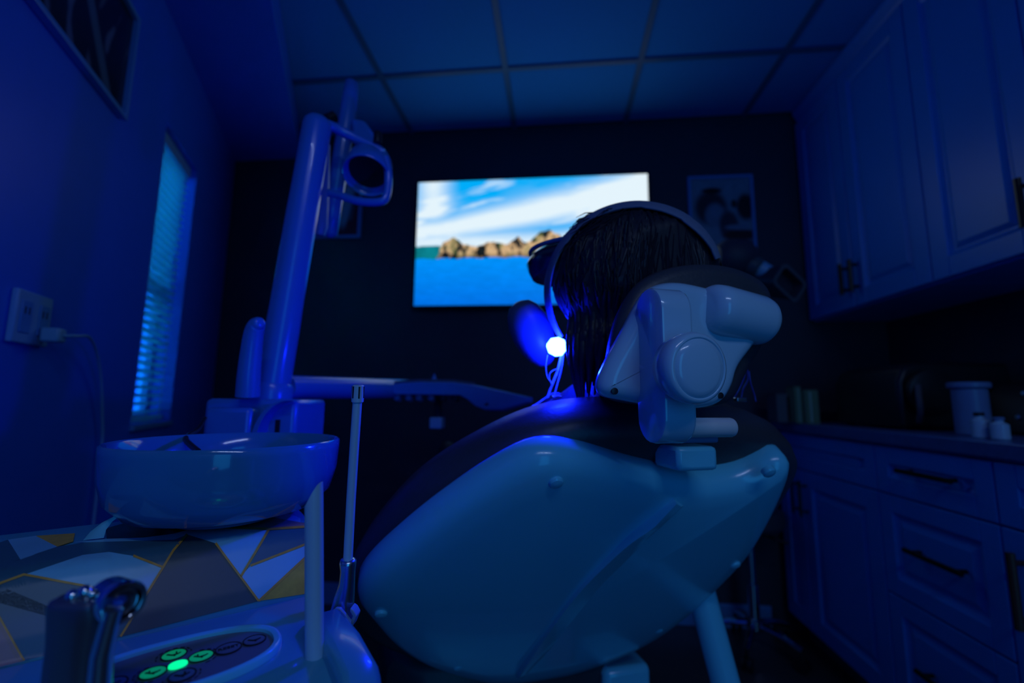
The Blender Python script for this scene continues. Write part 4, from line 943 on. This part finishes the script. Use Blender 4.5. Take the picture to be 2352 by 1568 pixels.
wc_ = at(1222, 762, .69); wx = vn(at(1256, 840, .685)-at(1188, 690, .70))*1.4; wy = vn(np.cross(wx, ray(1226, 742)))*1.08; wz = vn(np.cross(wx, wy))
MB().loft([[wc_+wx*x+wy*r*1.0*math.cos(t)+wz*r*.9*math.sin(t) for t in np.linspace(0, 2*PI, 28, endpoint=False)] for x, r in ((-.037, .006), (-.034, .016), (-.026, .024), (-.012, .0295), (.004, .030), (.018, .0265), (.030, .020), (.038, .012), (.041, .005))]).build('lamp_cover', m_lampcover, wl_, 60)
lb = MB(); prof = [(.002, -.0146), (.0105, -.010), (.0138, 0), (.0112, .009), (.002, .0142)]
lb.lathe(prof, LEDP, vn(RC[:, 0]*.95-RC[:, 1]*.15), 26); lb.build('light_source', m_led, wl_, 60)
wd = .640
for k, pts in enumerate(([(1290, 812), (1286, 840), (1276, 868), (1266, 892), (1259, 913)], [(1294, 812), (1290, 845), (1282, 875), (1272, 912)], [(1288, 815), (1280, 850), (1268, 880), (1256, 914)], [(1258, 815), (1254, 840), (1257, 865), (1268, 882), (1262, 900), (1254, 914)], [(1290, 850), (1277, 848), (1264, 856), (1262, 870), (1268, 884)], [(1292, 830), (1288, 860), (1278, 890), (1276, 911)])):
    MB().tube(spline([at(x, y, wd+.002*(k % 3)) for x, y in pts], 6, False), .0011 if k < 3 else .0006, 6).build('fibre_lead', m_wire, wl_, 60)
bb = thing('paper_bib', 'pale paper bib over the patient\'s chest catching blue light', 'bib', P(wc, -.2, .32))
L = []
for s in np.linspace(-.46, -.05, 18):
    hw = np.interp(s, [-.46, -.30, -.18, -.10, -.05], [.155, .142, .152, .155, .115]); hd = np.interp(s, [-.46, -.30, -.18, -.10, -.05], [.092, .08, .070, .055, .047]); n0 = np.interp(s, [-.42, -.30, -.18, -.10, -.05], [.18, .175, .158, .14, .135])
    L.append([P(wc+(hw+.017)*math.cos(t), s+.004*math.sin(9*t), n0+(hd+.017)*math.sin(t)+.002*math.sin(13*t+s*40)) for t in np.linspace(math.radians(15), math.radians(165), 40)])
mb = MB().loft(L, False, False, 0, False); o = mb.build('sheet', m_bib, bb, 60); sd_ = o.modifiers.new('thick', 'SOLIDIFY'); sd_.thickness = .0012
for s, (x, y, d) in ((-1, (1278, 913, .655)), (1, (1700, 918, .63))):
    q = at(x, y, d); MB().box((-.008, -.004, -.003), (.008, .004, .003), 0, (q, CW, CF, AZ)).build('clip', m_steel, bb, 30, .001)
ch_ = MB()
for pts in ([(1712, 848), (1708, 870), (1698, 892), (1686, 914)], [(1716, 848), (1717, 872), (1706, 895), (1702, 916)], [(1720, 852), (1724, 880), (1732, 905), (1736, 922)], [(1706, 862), (1700, 885), (1680, 912)]):
    ch_.tube(spline([at(x, y, .64) for x, y in pts], 6, False), .0013, 6)
ch_.build('neck_cord', mat('cord_blue_lit', (.04, .07, .40), .4), bb, 60)  # the blue is the mouth lamp's light put into the cord colour
